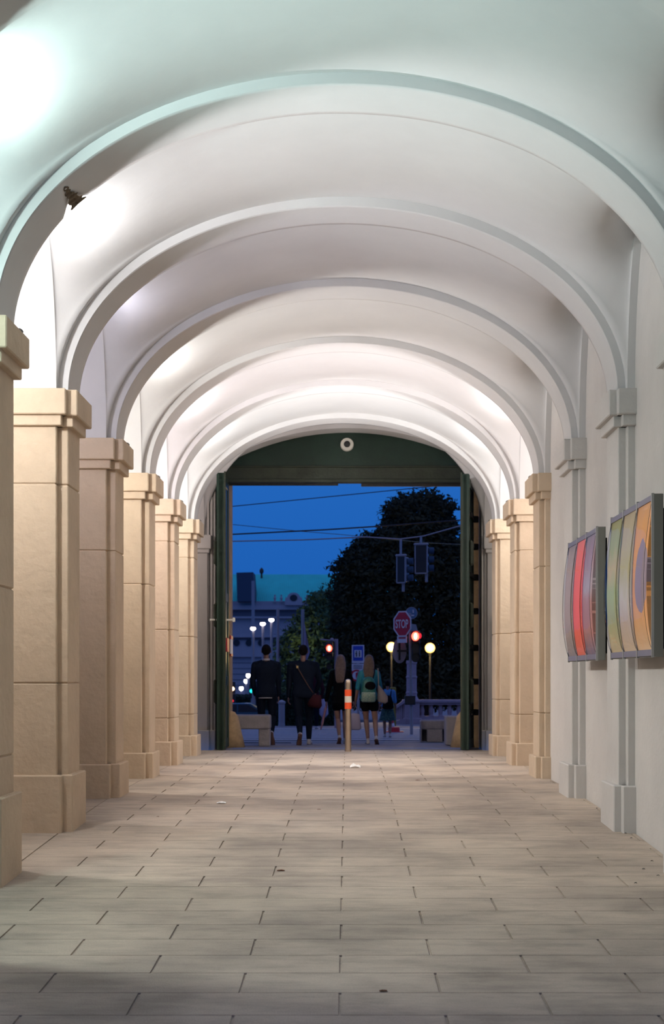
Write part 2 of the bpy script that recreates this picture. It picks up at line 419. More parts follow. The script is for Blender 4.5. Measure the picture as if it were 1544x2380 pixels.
# last bay, higher behind the sixth arch
bay(6, False, rise=1.95, y0=pier_y(6)+.24, y1=YE)
b = MB()
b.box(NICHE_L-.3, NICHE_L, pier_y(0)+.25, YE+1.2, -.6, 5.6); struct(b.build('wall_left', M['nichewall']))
b = MB(); b.box(-MX_L-.9, -MX_L, YA, pier_y(0)+.31, -.6, 5.6); struct(b.build('wall_left', M['plaster']))
b = MB(); b.box(WALL_R, WALL_R+.9, YA, pier_y(4)-.2, -.6, 5.6); struct(b.build('wall_right', M['whitepaint']))
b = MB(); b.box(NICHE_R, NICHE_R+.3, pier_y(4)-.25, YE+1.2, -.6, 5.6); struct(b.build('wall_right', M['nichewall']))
b = MB(); b.box(-22, 22, -16, -15.5, -1, 15); b.box(-22, -21.5, -15.5, 4.6, -1, 13); b.box(21.5, 22, -15.5, 4.6, -1, 13); b.box(-22, -6, 4.6, 5, -1, 13); b.box(6, 22, 4.6, 5, -1, 13)
struct(b.build('wall_unseen_courtyard', M['cream']))  # unseen courtyard walls, added to hold back the blue sky light
# outer front around the passage mouth
b = MB(); b.box(-6, -2.287, YA-.4, YA, -.7, 7); b.box(2.272, 6, YA-.4, YA, -.7, 7); b.box(-2.287, 2.272, YA-.4, YA, ZS+VB+.12, 7)
struct(b.build('wall_front', M['plaster']))

# gate end wall with a segmental opening
GX0, GX1 = -2.11, 2.17; SEGR = 4.22
def seg_arch(x, crown, xc=.03): return crown-SEGR+math.sqrt(SEGR**2-(x-xc)**2)
def arch_wall(y0, y1, x0, x1, crown, zt, xl, xr, m, nm):
    b = MB(); pts = [(x0, -.5)]
    n = 24
    pts += [(lerp(x0, x1, i/n), seg_arch(lerp(x0, x1, i/n), crown)) for i in range(n+1)]
    pts += [(x1, -.5)]
    for i in range(n):          # top part as strips
        xa, xb = lerp(x0, x1, i/n), lerp(x0, x1, (i+1)/n)
        b.prism([(xa, seg_arch(xa, crown)), (xb, seg_arch(xb, crown)), (xb, zt), (xa, zt)], y0, y1)
    b.box(xl, x0, y0, y1, -.5, zt); b.box(x1, xr, y0, y1, -.5, zt)
    return struct(b.build(nm, m))
arch_wall(YE, 23.30, GX0, GX1, CZ+3.985, 6.6, -4.2, 4.2, M['plaster'], 'wall_back')
arch_wall(23.47, 23.95, -1.925, 1.95, CZ+3.93, 6.9, -9, 9, M['sandstone'], 'wall_back')
# stepped jamb mouldings
for sgn, x0 in ((-1, 2.11), (1, 2.17)):
    b = MB()
    for i, (w0, w1, d) in enumerate(((0, .035, .03), (.043, .085, .055), (.095, .13, .085))):
        xa, xb = sgn*(x0+w0), sgn*(x0+w1)
        b.box(min(xa, xb), max(xa, xb), YE-d, YE+.02, .28, CZ+3.6, .006)
    b.box(min(sgn*(x0-.005), sgn*(x0+.15)), max(sgn*(x0-.005), sgn*(x0+.15)), YE-.11, YE+.02, -.06, .285, .01)
    struct(b.build('trim_2' if sgn < 0 else 'trim_3', M['whitepaint']))
b = MB(); b.box(2.33, 2.36, YE-.20, YE-.17, CZ+.39, CZ+.92)
b.build('wall_plate', M['iron'])
tag(bpy.data.objects['wall_plate'], 'thin dark metal plate fixed to the wall right of the gate', 'plate')

# ------------------------------------------------------------------ piers
ORD = ['first', 'second', 'third', 'fourth', 'fifth', 'sixth']
JOINTS_L = {1: (.57, -.52), 2: (1.51, -.06), 3: (1.19,), 4: (1.02,), 5: (1.715, .585, -.546), 6: (1.70, .56, -.56), 7: ()}
JOINTS_R = {1: (), 2: (), 3: (), 4: (1.22, -.42), 5: (1.6, .55, -.50), 6: (.6, -.35), 7: ()}
PL_L = {1: .395, 2: .381, 3: .322, 4: .303, 5: .32, 6: .30, 7: .30}
PL_R = {1: .345, 2: .298, 3: .316, 4: .26, 5: .30, 6: .30, 7: .30}
def make_pier(k, sgn):
    yc = pier_y(k); left = sgn < 0
    px = RX_L if left else RX_R; mx = MX_L if left else MX_R
    shallow = (not left) and k <= 3
    back = (-NICHE_L if left else NICHE_R) if not shallow else WALL_R+.02
    back = back+.0
    m = M['cream'] if (left or k >= 4) else M['whitepaint']
    side = 'left' if left else 'right'
    col = 'cream' if (left or k >= 4) else 'white'
    if shallow: lab = f'{col} painted pilaster with capital, {ORD[k-1]} from the camera on the right wall'
    else: lab = f'{col} stone pier with capital, {ORD[k-1]} from the camera on the {side} side'
    z0 = gz(yc)-.10
    t = thing('pier' if not shallow else 'pilaster', (sgn*mx, yc, gz(yc)), lab, 'pillar', None)
    def bx(b, xin, xout, hy, za, zb, bev=.012):
        a, c = sgn*xin, sgn*xout
        b.box(min(a, c), max(a, c), yc-hy, yc+hy, za, zb, bev)
    zp = (PL_L if left else PL_R)[k]
    b = MB(); bx(b, mx-.045, back, .355, z0, zp, .009); bx(b, px-.045, mx+.05, .285, z0, zp, .009)
    b.build('plinth', m, t)
    cuts = sorted([CZ+j for j in (JOINTS_L if left else JOINTS_R)[k]])
    zs = [zp]+cuts+[CZ+1.975]
    b = MB()
    for a, c in zip(zs, zs[1:]):
        g0 = .004 if a != zp else -.01; g1 = .004 if c != zs[-1] else -.01
        bx(b, mx, back, .31, a+g0, c-g1, .007); bx(b, px, mx+.05, .24, a+g0, c-g1, .007)
    bx(b, mx+.012, back, .30, zp, CZ+1.975, 0); bx(b, px+.012, mx+.05, .228, zp, CZ+1.975, 0)
    b.build('shaft', m, t)
    b = MB()
    bx(b, mx-.045, back, .350, CZ+1.965, CZ+2.055, .006); bx(b, px-.045, mx+.05, .28, CZ+1.965, CZ+2.055, .006)
    bx(b, mx-.087, back, .385, CZ+2.047, ZS, .008); bx(b, px-.087, mx+.05, .32, CZ+2.047, ZS, .008)
    b.build('capital', m, t)
for k in range(1, 7):
    make_pier(k, -1); make_pier(k, 1)
# half piers against the gate wall
for sgn in (-1, 1):
    mx = 2.225 if sgn < 0 else 2.255; nx = 3.1; px = mx
    t = thing('pilaster', (sgn*mx, YE-.05, 0), f'pale half pier beside the gate, on its {"left" if sgn < 0 else "right"}', 'pillar')
    def bx(b, xin, ya, za, zb, bev=.01):
        a, c = sgn*xin, sgn*nx; b.box(min(a, c), max(a, c), ya, YE+.01, za, zb, bev)
    b = MB(); bx(b, mx-.03, YE-.17, -.08, .29); b.build('plinth', M['whitepaint'], t)
    b = MB(); bx(b, mx, YE-.12, .285, CZ+1.97); b.build('shaft', M['whitepaint'], t)
    b = MB(); bx(b, mx-.03, YE-.15, CZ+1.96, CZ+2.03); bx(b, mx-.06, YE-.18, CZ+2.025, ZS); b.build('capital', M['whitepaint'], t)

# ------------------------------------------------------------------ transverse arches
def make_arch(k):
    yc = pier_y(k); h = .24; N = 96
    xc = (RX_R-RX_L)/2; a = (RX_R+RX_L)/2
    bm = bmesh.new(); mi = []
    rows = []
    ny = 10
    for i in range(N+1):
        th = PI*i/N
        row = []
        for j in range(ny+1):
            y = yc-h+2*h*j/ny
            x = xc-a*math.cos(th); z = ZS+RIB_B*math.sin(th)
            w = noise.noise(Vector((x*1.3+k*7, y*1.5, z*1.3)))*.006
            n = Vector((-math.cos(th)/a, 0, math.sin(th)/RIB_B)).normalized()
            d = w
            if k == 1:      # chipped plaster near the far edge
                g = math.exp(-((th-.632)/.030)**2)
                g2 = math.exp(-((th-.590)/.016)**2)
                d += (.075*g)*max(0, (j/ny-.35)/.65)**1.5+.02*g2*max(0, (j/ny-.7)/.3)
                if g > .3 and j > 6: d += .012*noise.noise(Vector((x*60, y*60, z*60)))
            row.append(Vector((x, y, z))+n*d)
        rows.append(row)
    vs = [[bm.verts.new(p) for p in r] for r in rows]
    out = []
    for i in range(N+1):
        th = PI*i/N; r2 = []
        for y in (yc-h, yc+h):
            r2.append(bm.verts.new((xc-(a+.16)*math.cos(th), y, ZS+(RIB_B+.16)*math.sin(th))))
        out.append(r2)
    for i in range(N):
        for j in range(ny):
            f = bm.faces.new((vs[i][j], vs[i][j+1], vs[i+1][j+1], vs[i+1][j])); f.smooth = True
        bm.faces.new((vs[i][0], vs[i+1][0], out[i+1][0], out[i][0]))
        bm.faces.new((vs[i][ny], out[i][1], out[i+1][1], vs[i+1][ny]))
        bm.faces.new((out[i][0], out[i+1][0], out[i+1][1], out[i][1]))
    bm.faces.new([*vs[0], out[0][1], out[0][0]]); bm.faces.new([*reversed(vs[N]), out[N][0], out[N][1]])
    bmesh.ops.recalc_face_normals(bm, faces=bm.faces)
    me = bpy.data.meshes.new('vault_arch'); bm.to_mesh(me); bm.free(); me.materials.append(M['plaster'])
    o = bpy.data.objects.new('vault_arch', me); C.objects.link(o)
    extra = {1: ', nearest and widest in view, with a chipped edge', 6: ', just before the green gate'}.get(k, '')
    tag(o, f'{ORD[k-1]} white plaster arch from the camera{extra}', 'arch')
    if k == 1:          # exposed brick where the plaster fell off
        rr = random.Random(5); b = MB()
        def sp(th, y, off):
            n = Vector((-math.cos(th)/a, 0, math.sin(th)/RIB_B)).normalized()
            return Vector((xc-a*math.cos(th), y, ZS+RIB_B*math.sin(th)))-n*off
        left, right = [], []
        T = 16
        for i in range(T+1):
            t = i/T; y = yc-.135+(h+.135)*t
            wl = .002+.030*t**.8+rr.uniform(-.006, .006)*(t > .05); wr = .002+.034*t**.9+rr.uniform(-.008, .008)*(t > .05)
            c = .622+.012*t
            depth = .045*t**1.5
            left.append(sp(c-wl, y, .004-.0*t)); right.append(sp(c+wr, y, .004))
        cx = [sp(.622+.012*i/T, yc-.135+(h+.135)*i/T, .006-.004*(i % 3)) for i in range(T+1)]
        b.quads([left, cx, right])
        # keep it attached to the bitten surface
        q = b.build('plaster_chip', M['brick'], o); tag(q, 'brown bare brick showing in the chip')
for k in range(1, 7): make_arch(k)

# ------------------------------------------------------------------ uplights on the capitals
def uplight(k, sgn):
    yc = pier_y(k); x = sgn*((RX_L if sgn < 0 else RX_R)-.02)
    y = yc+.285
    nm = ORD[k-1] if k else 'nearest'
    t = thing('uplight', (x, y, ZS), f'small dark uplight on top of the {nm} capital on the {"left" if sgn < 0 else "right"}', 'lamp')
    b = MB(); b.box(x-.035, x+.035, y-.03, y+.05, ZS, ZS+.022, .004); b.tube([(x, y, ZS+.02), (x-sgn*.01, y+.015, ZS+.05)], .022, 12); b.build('housing', M['alu'], t)
    b = MB(); b.tube([(x-sgn*.01, y+.015, ZS+.05), (x-sgn*.012, y+.017, ZS+.054)], .018, 12); b.build('lens', M['windark'], t)
for k, sgn in ((1, -1), (3, -1), (4, -1), (5, -1), (6, -1), (4, 1), (5, 1), (6, 1)): uplight(k, sgn)
def niche_lamp(k, sgn, w, dn, col):
    yc = pier_y(k)+PITCH/2-.60 if k < 6 else pier_y(6)+.6
    nm = ('before the first pier', *[f'after the {o} pier' for o in ORD])[k]
    z = ZS+.06; x = sgn*2.98
    t = thing('pendant_lamp', (x, yc, ZS+VB), f'small pendant lamp in the side bay {nm} on the {"left" if sgn < 0 else "right"}', 'lamp')
    b = MB(); b.tube([(x, yc, ZS+VB*.70-.005), (x, yc, z+.12)], .006, 8); b.tube([(x, yc, ZS+VB*.70-.03), (x, yc, ZS+VB*.70)], .04, 14); b.build('rod', M['alu'], t)
    b = MB(); b.tube([(x, yc, z+.12), (x, yc, z+.09)], [.022, .03], 12); b.build('socket', M['alu'], t)
    point('niche_light', (x, yc, z), w*UP*.48, col, .07)
    spot('vault_fill_light', (x, yc, z+.02), (-sgn*1.0, .12, .86), w*UP*2.5, col, size=88, blend=1.0, radius=.08)  # extra spot added at the lamp, aimed to brighten the vault
    spot('floor_fill_light', (x, yc, z-.03), (-sgn*1.0, 0, -.80), w*ALL*dn, (1, .93, .86), size=85, blend=.9, radius=.10)  # extra spot added at the lamp to brighten the floor
for k, sgn, w, dn, col in BAY_LAMPS: niche_lamp(k, sgn, w, dn, col)

# ------------------------------------------------------------------ gate: transom and two leaves
ZT = CZ+3.165
t = thing('gate_transom', (0, 23.36, ZT), 'dark green timber panel filling the arch above the open gate', 'gate')
b = MB(); n = 24
for i in range(n):
    xa, xb = lerp(-2.12, 2.18, i/n), lerp(-2.12, 2.18, (i+1)/n)
    b.prism([(xa, ZT+.14), (xb, ZT+.14), (xb, seg_arch(xb, CZ+4.04)), (xa, seg_arch(xa, CZ+4.04))], 23.34, 23.42)
bmesh.ops.remove_doubles(b.bm, verts=b.bm.verts, dist=.0005)
b.build('panel', M['green'], t)
b = MB(); b.box(-2.12, 2.18, 23.31, 23.44, ZT+.02, ZT+.255, .006); b.box(-2.12, 2.18, 23.26, 23.44, ZT-.0, ZT+.055, .006); b.box(-2.12, 2.18, 23.30, 23.33, ZT+.255, ZT+.28, .004)
b.build('crossbar', M['greenold'], t)
b = MB(); b.box(-2.12, -.14, 23.42, 23.46, ZT-.03, ZT+.02); b.box(.24, 2.18, 23.42, 23.46, ZT-.045, ZT+.02); b.build('stop_strip', M['black'], t)
# dome camera
cc = Vector((.007, 23.30, CZ+(HY-1033)*23.3/F))
t = thing('security_camera', cc, 'round white security camera on the green panel above the gate', 'camera')
b = MB(); b.tube([cc+Vector((0, .04, 0)), cc+Vector((0, .0, 0)), cc+Vector((0, -.035, 0))], [.11, .11, .10], 28); b.build('housing', M['white'], t)
b = MB(); b.ball(cc+Vector((0, -.035, 0)), (.052, .035, .052), 20, 12); b.build('lens', M['black'], t, smooth=True)

def leaf(hx, nx, yh, yn, th, sgn, ztop, label):
    """gate leaf standing open from hinge (hx, yh) to its free edge (nx, yn); hx, nx are its passage side"""
    t = thing('gate_leaf', (hx, yh, gz(22.5)), label, 'gate')
    v = Vector((nx-hx, yn-yh, 0)); L = v.length; u = v.normalized(); w = Vector((-u.y, u.x, 0))
    if w.x*sgn < 0: w = -w
    zb = gz(22.4)+.012
    def ob(b, s0, s1, w0, w1, z0, z1, bev=.006):
        r = MB(); r.box(s0, s1, w0, w1, z0, z1, bev)
        for vv in r.bm.verts:
            p = vv.co.copy(); vv.co = Vector((hx, yh, 0))+u*p.x+w*p.y+Vector((0, 0, p.z))
        me = bpy.data.meshes.new('tmp'); r.bm.to_mesh(me); r.bm.free(); b.bm.from_mesh(me); bpy.data.meshes.remove(me)
    b = MB(); ob(b, 0, L, .02, th-.03, zb, ztop); b.build('boards', M['green'], t)
    b = MB()
    ob(b, L-.16, L, 0, th, zb, ztop+.01, .008); ob(b, 0, .14, 0, th-.01, zb, ztop-.03)
    for z in (zb, 1.0, 2.35, ztop-.16): ob(b, .05, L-.05, .008, th-.015, z, z+.15)
    b.build('frame', M['green'], t)
    b = MB(); ob(b, L-.03, L+.006, -.02, .008, zb+.0, ztop+.03, .004); b.build('rebate_strip', M['greenold'], t)
    for z in (CZ+1.93, CZ+.95, CZ-.25):
        b = MB(); ob(b, L-.34, L-.06, th-.01, th+.05, z-.2, z+.2, .03); b.build('batten', M['greenold'], t)
    for z in (CZ+2.55, CZ+2.1, CZ+1.6, CZ+1.05, CZ+.45, CZ-.1, CZ-.6):
        b = MB(); ob(b, .05, L-.25, th-.02, th+.02, z-.035, z+.035, .006); ob(b, .02, .14, th-.02, th+.07, z-.05, z+.05, .01)
        b.build('hinge_strap', M['iron'], t)
    return t, ob, L, zb
t, ob, L, zb = leaf(-1.93, -1.915, 23.30, 22.25, .125, -1, CZ+3.17, 'dark green gate leaf standing open on the left')
b = MB(); ob(b, L-.12, L-.07, -.14, .24, CZ+.86, CZ+.89, .004); ob(b, L-.125, L-.065, -.16, -.12, CZ+.84, CZ+.91, .008); b.build('handle_bar', M['white'], t)
b = MB(); ob(b, .25, .75, -.022, .0, CZ+.38, CZ+.60, .004); q = b.build('notice_plate', M['redsoft'] if False else M['signred'], t); tag(q, 'red notice plate')
t, ob, L, zb = leaf(1.985, 1.80, 23.30, 22.2, .115, 1, CZ+3.145, 'dark green gate leaf standing open on the right, ironwork on its back')
b = MB(); ob(b, L-.09, L-.05, -.012, .0, CZ+.80, CZ+.95, .003); b.build('lock_plate', M['iron'], t)
# sign on the left reveal: white with red border
t = thing('wall_sign', (-1.92, 23.5, CZ+.35), 'small red and white sign on the left gate reveal', 'sign')
b = MB(); b.box(-1.925, -1.908, 23.40, 23.80, CZ+.33, CZ+.60, .002); b.build('board', M['signwhite'], t)
b = MB(); b.box(-1.926, -1.905, 23.40, 23.80, CZ+.32, CZ+.36, .002); b.build('border', M['signred'], t)
b = MB(); b.box(-1.926, -1.905, 23.40, 23.80, CZ+.60, CZ+.66, .002); b.build('border', M['signred'], t)

# ------------------------------------------------------------------ bollard and litter
bx0 = at(809.5, 1746, 21.9); zb = gz(21.9)
t = thing('bollard', (bx0.x, 21.9, zb), 'round steel bollard with orange and white bands in the gateway', 'bollard')
b = MB(); b.lathe((bx0.x, 21.9, zb), [(.050, 0), (.050, 1.06), (.047, 1.085), (.036, 1.105), (.018, 1.116), (.002, 1.118)], 32); b.build('post', M['steel'], t, smooth=False)
z1603 = CZ+(HY-1603)*21.85/F; z1618 = CZ+(HY-1618)*21.85/F; z1633 = CZ+(HY-1633)*21.85/F; z1648 = CZ+(HY-1648)*21.85/F
for za, zc, mm, nm in ((z1618, z1603, 'orange', 'orange_band'), (z1633, z1618, 'whiteband', 'white_band'), (z1648, z1633, 'orange', 'orange_band')):
    b = MB(); b.lathe((bx0.x, 21.9, za), [(.0515, 0), (.0535, .002), (.0535, zc-za-.002), (.0515, zc-za)], 32); b.build(nm, M[mm], t)
def crumple(name, px, py, w, h, m, label, seed, cat='litter'):
    dy = py-HY; Y = 10.
    for _ in range(30): Y = (CZ-gz(Y))*F/dy
    x = (px-CX)*Y/F; r = random.Random(seed)
    b = MB(); n = 7; g = []
    for i in range(n):
        row = []
        for j in range(n):
            u, v = i/(n-1)-.5, j/(n-1)-.5
            row.append(Vector((x+u*w, Y+v*w*.8, gz(Y)+.003+h*max(0, (1-2.2*(u*u+v*v)))*r.uniform(.35, 1))))
        g.append(row)
    b.quads(g); tag(b.build(name, m, fix=False), label, cat)
crumple('crumpled_paper', 826, 1784, .13, .06, M['paper'], 'crumpled white paper on the floor in front of the bollard', 1)
crumple('paper_scrap', 515, 1867, .085, .018, M['paper'], 'small white paper scrap on the floor at the left', 2)
for i, (px, py, w, lab) in enumerate(((653, 2024, .05, 'brown dry leaf on the floor left of centre'), (891, 2304, .035, 'brown dry leaf on the nearest slabs'), (971, 1814, .05, 'small brown leaf on the floor far right of the bollard'),
                                  (367, 1899, .02, 'tiny dark leaf on the floor near the left piers'), (742, 1882, .03, 'tiny brown leaf on the floor near the middle'))):
    crumple('dry_leaf', px, py, w, .006, M['leafdry'], lab, 10+i, 'leaf')
for i, (px, py) in enumerate(((1388, 1880), (1468, 1949), (1455, 1938), (1497, 2021), (1530, 2036), (1516, 2002), (1478, 2054))):
    crumple('pebble', px, py, .018, .008, M['black'], ['dark crumb of dirt by the plinth of the third right pilaster', 'dark crumb of dirt on the floor by the right wall, right of the second pilaster', 'dark crumb on the floor under the second right pilaster', 'dark speck on the floor near the right edge, middle one', 'dark speck on the floor beside the first right plinth', 'dark speck on the floor, upper of those by the first right plinth', 'dark speck on the floor, lowest by the right edge'][i], 30+i)

# ------------------------------------------------------------------ poster cabinets on the right wall
PX = 2.08
def cabinet(y0, posters, label):
    W3 = 1.5; y1 = y0+W3; zb, zt = CZ+.128, CZ+1.232
    t = thing('poster_cabinet', (PX, y0, zb), label, 'display case', 'poster cabinets on the right wall')
    b = MB(); b.box(PX, PX+.065, y0, y1, zb, zt, .002); b.build('case', M['alu'], t)
    for yy in (y0+.35, y1-.35):
        b = MB(); b.box(PX+.06, WALL_R, yy-.02, yy+.02, zb+.06, zt-.06); b.build('wall_bracket', M['iron'], t)
    pw = W3/3
    for i in range(3):        # i = 0 is the nearest sheet
        a = y0+i*pw+.012; c = y0+(i+1)*pw-.012
        fr = MB(); fr.box(PX-.012, PX+.004, a, c, zt-.045, zt-.006, .001); fr.build('panel_frame', M['framelilac'], t); fr = MB(); fr.box(PX-.012, PX+.004, a, c, zb+.006, zb+.05, .001)
        f = fr.build('panel_frame', M['framelilac'], t)
        bm = bmesh.new(); uvl = bm.loops.layers.uv.new('UVMap')
        K1, K2 = 24, 8; vv = []
        for r in range(K1+1):
            s_ = r/K1; pf = math.sin(PI*s_**.82)**.9 if 0 < r < K1 else 0
            vv.append([bm.verts.new((PX-.003-.050*pf*(1-.12*abs(2*q/K2-1)**2), a+(c-a)*q/K2, zb+.05+(zt-zb-.095)*s_)) for q in range(K2+1)])
        for r in range(K1):
            for q in range(K2):
                fc = bm.faces.new((vv[r][q], vv[r+1][q], vv[r+1][q+1], vv[r][q+1])); fc.smooth = True
                for lp, (ur, uq) in zip(fc.loops, ((r, q), (r+1, q), (r+1, q+1), (r, q+1))): lp[uvl].uv = (1-uq/K2, ur/K1)
        for q in (0, K2):          # the sheet's sides return to the case
            bv = [bm.verts.new((PX-.001, v_[q].co.y, v_[q].co.z)) for v_ in vv]
            for r in range(K1):
                fc = bm.faces.new((vv[r][q], vv[r+1][q], bv[r+1], bv[r]))
                for lp, ur in zip(fc.loops, (r, r+1, r+1, r)): lp[uvl].uv = (1-q/K2, ur/K1)
        bm.normal_update()
        me = bpy.data.meshes.new('poster'); bmesh.ops.translate(bm, verts=bm.verts, vec=-world_loc(f)-Vector((0, 0, 0))); bm.to_mesh(me); bm.free()
        me.materials.append(posters[i][0]); p = bpy.data.objects.new('poster', me); C.objects.link(p); p.parent = f; p['label'] = posters[i][1]
        # bulging clear cover
        g = []; n = 28; mth = 12
        for r in range(n+1):
            s = r/n; row = []
            prof = math.sin(PI*s**.82)**.85 if 0 < s < 1 else 0
            for q in range(mth+1):
                w = q/mth
                side = 1-abs(2*w-1)**5
                row.append((PX-.006-.062*prof*(.92+.08*side)-.004, a+(c-a)*w, zb+.05+(zt-zb-.095)*s))
            g.append(row)
        m2 = MB(); m2.quads(g)
        for w in (0, mth): m2.quads([[(PX-.004, row[w][1], row[w][2]) for row in g], [row[w] for row in g]])
        m2.build('clear_cover', M['acrylic'], t, smooth=True, fix=False)
        # dark edge bead along the cover
        bd = MB()
        for w in (0, 1):
            pts = []
            for r in range(n+1):
                s = r/n; prof = math.sin(PI*s**.82)**.85 if 0 < s < 1 else 0
                pts.append((PX-.010-.062*prof*.92, a+(c-a)*w, zb+.05+(zt-zb-.095)*s))
            bd.tube(pts, .0014, 6)
        bd.build('cover_edge', M['black'], t)
    for i in range(4):
        yy = y0+i*pw; b = MB(); w = .011
        b.box(PX-.016, PX+.004, max(y0, yy-w), min(y1, yy+w), zb-.006, zt+.004, .001); b.build('divider', M['alulight'], t)
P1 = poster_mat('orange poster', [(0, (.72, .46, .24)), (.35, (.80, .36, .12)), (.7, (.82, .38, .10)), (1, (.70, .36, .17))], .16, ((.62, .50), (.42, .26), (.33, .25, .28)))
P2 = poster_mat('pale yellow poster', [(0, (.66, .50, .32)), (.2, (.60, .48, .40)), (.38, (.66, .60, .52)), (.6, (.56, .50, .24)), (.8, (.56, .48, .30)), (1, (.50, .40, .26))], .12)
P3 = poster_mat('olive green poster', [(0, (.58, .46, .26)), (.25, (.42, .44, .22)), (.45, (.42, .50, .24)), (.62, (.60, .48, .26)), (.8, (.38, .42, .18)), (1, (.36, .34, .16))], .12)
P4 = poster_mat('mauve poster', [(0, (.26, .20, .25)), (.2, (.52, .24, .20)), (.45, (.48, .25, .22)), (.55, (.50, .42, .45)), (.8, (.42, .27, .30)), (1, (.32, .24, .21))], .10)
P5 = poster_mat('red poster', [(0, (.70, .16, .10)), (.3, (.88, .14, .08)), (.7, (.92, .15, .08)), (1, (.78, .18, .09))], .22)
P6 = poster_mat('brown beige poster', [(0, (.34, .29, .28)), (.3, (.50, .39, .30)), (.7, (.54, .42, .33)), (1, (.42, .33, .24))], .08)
cabinet(9.61, [(P1, 'orange poster with a violet grey shape'), (P2, 'pale yellow and cream poster'), (P3, 'olive green poster')], 'grey poster cabinet nearest the camera, with orange, cream and green posters')
cabinet(11.75, [(P4, 'mauve grey poster'), (P5, 'bright red orange poster'), (P6, 'brown beige poster')], 'grey poster cabinet further along, with mauve, red and beige posters')

# ------------------------------------------------------------------ street outside
def ground(y0, y1, x0, x1, m, nm, dz=0.0, steps=None):
    b = MB(); ys = sorted({y0, y1, *[a for a, _ in PROF if y0 < a < y1]})
    g = [[(x0, y, gz(y)+dz) for y in ys], [(x1, y, gz(y)+dz) for y in ys]]
    b.quads(g); o = b.build(nm, m); struct(o); return o
ground(23.24, 25.6, -14, 14, M['pavement'], 'floor', 0)
ground(25.6, 37, -60, 60, M['asphalt'], 'floor', -.004)
ground(37, 400, -160, 160, M['pavement'], 'floor', 0)
ground(-12, 0.4, -22, 22, M['pavement'], 'floor', -.02)
ground(.4, 5, -20, -4.5, M['pavement'], 'floor', -.02); ground(.4, 5, 4.5, 20, M['pavement'], 'floor', -.02)
b = MB(); b.box(-9, -1.0, 25.58, 25.68, gz(25.6)-.08, gz(25.6)+.012, .01); struct(b.build('trim_4', M['black']))
i = 0; Y = 27.4; stripes = []
while Y < 36.5:
    xr = 1.6 + (Y-27.4)*-.0+(.9 if Y < 30 else .3); b = MB()
    b.quads([[(-4.2, Y, gz(Y)+.006), (-4.2, Y+.5, gz(Y+.5)+.006)], [(xr, Y, gz(Y)+.006), (xr+.15, Y+.5, gz(Y+.5)+.006)]])
    o = b.build('crossing_stripe', M['stripe']); tag(o, f'white painted zebra crossing stripe, {(ORD+["seventh", "eighth", "ninth", "tenth"])[i]} one out from the gate', 'road marking', 'zebra crossing stripes'); Y += 1.0; i += 1

# concrete benches and guard stones
zg = gz(24.2)
t = thing('concrete_bench', (-1.6, 24.2, zg), 'concrete bench outside on the left of the gate', 'bench')
xa, xb = (530-CX)*24.2/F, (630-CX)*24.2/F; zt_ = CZ+(HY-1661)*24.2/F
b = MB(); b.box(xa-.5, xb, 24.0, 24.40, zt_-.245, zt_, .035, seg=3); b.build('seat_slab', M['concrete'], t)
b = MB(); b.box(xb-.20, xb-.01, 24.02, 24.38, zg, zt_-.235, .012); b.build('leg', M['concrete'], t)
b = MB(); b.box(xa-.5, xa-.3, 24.02, 24.38, zg, zt_-.235, .012); b.build('leg', M['concrete'], t)
t = thing('concrete_bench', (1.7, 24.3, zg), 'tall concrete block bench outside on the right of the gate', 'bench')
xa, xb = (1038-CX)*24.3/F, (1090-CX)*24.3/F; zt_ = CZ+(HY-1665)*24.3/F
b = MB(); b.box(xa, xb+.3, 24.3, 24.9, zg, zt_, .02); b.build('block', M['concrete'], t)
zg2 = gz(26.2); xa, xb = (978-CX)*26.2/F, (1040-CX)*26.2/F; zt_ = CZ+(HY-1674)*26.2/F
t = thing('concrete_barrier', ((xa+xb)/2, 26.2, zg2), 'low concrete barrier with two slots, behind the right bench', 'barrier')
s0, s1 = (981-CX)*26.2/F, (993-CX)*26.2/F; s2, s3 = (1029-CX)*26.2/F, (1038-CX)*26.2/F; zl = CZ+(HY-1696)*26.2/F
b = MB(); b.box(xa, xb+.25, 26.2, 26.6, zl, zt_, .02)
for u0, u1 in ((xa, s0), (s1, s2), (s3, xb+.25)): b.box(u0, u1, 26.2, 26.6, zg2, zl+.01, .008)
b.box(xa+.02, xb+.2, 26.5, 26.58, zg2, zl)
b.build('block', M['concrete'], t)
for sgn in (-1, 1):
    xo = -1.93 if sgn < 0 else 1.95; z0 = gz(23.5); h = .60
    b = MB(); w0 = .36 if sgn < 0 else .34; w1 = .05
    b.tube([(xo, 23.62, z0), (xo, 23.62, z0+h*.5), (xo, 23.62, z0+h*.85), (xo, 23.62, z0+h*.97), (xo, 23.62, z0+h)], [w0/2*1.35, w0/2*.95, w0/2*.7, w0/2*.4, .02], 16, ref=(1, 0, 0))
    o = b.build('guard_stone', M['sandstone'], smooth=True); tag(o, f'yellowish wedge guard stone at the {"left" if sgn < 0 else "right"} foot of the gateway', 'guard stone')

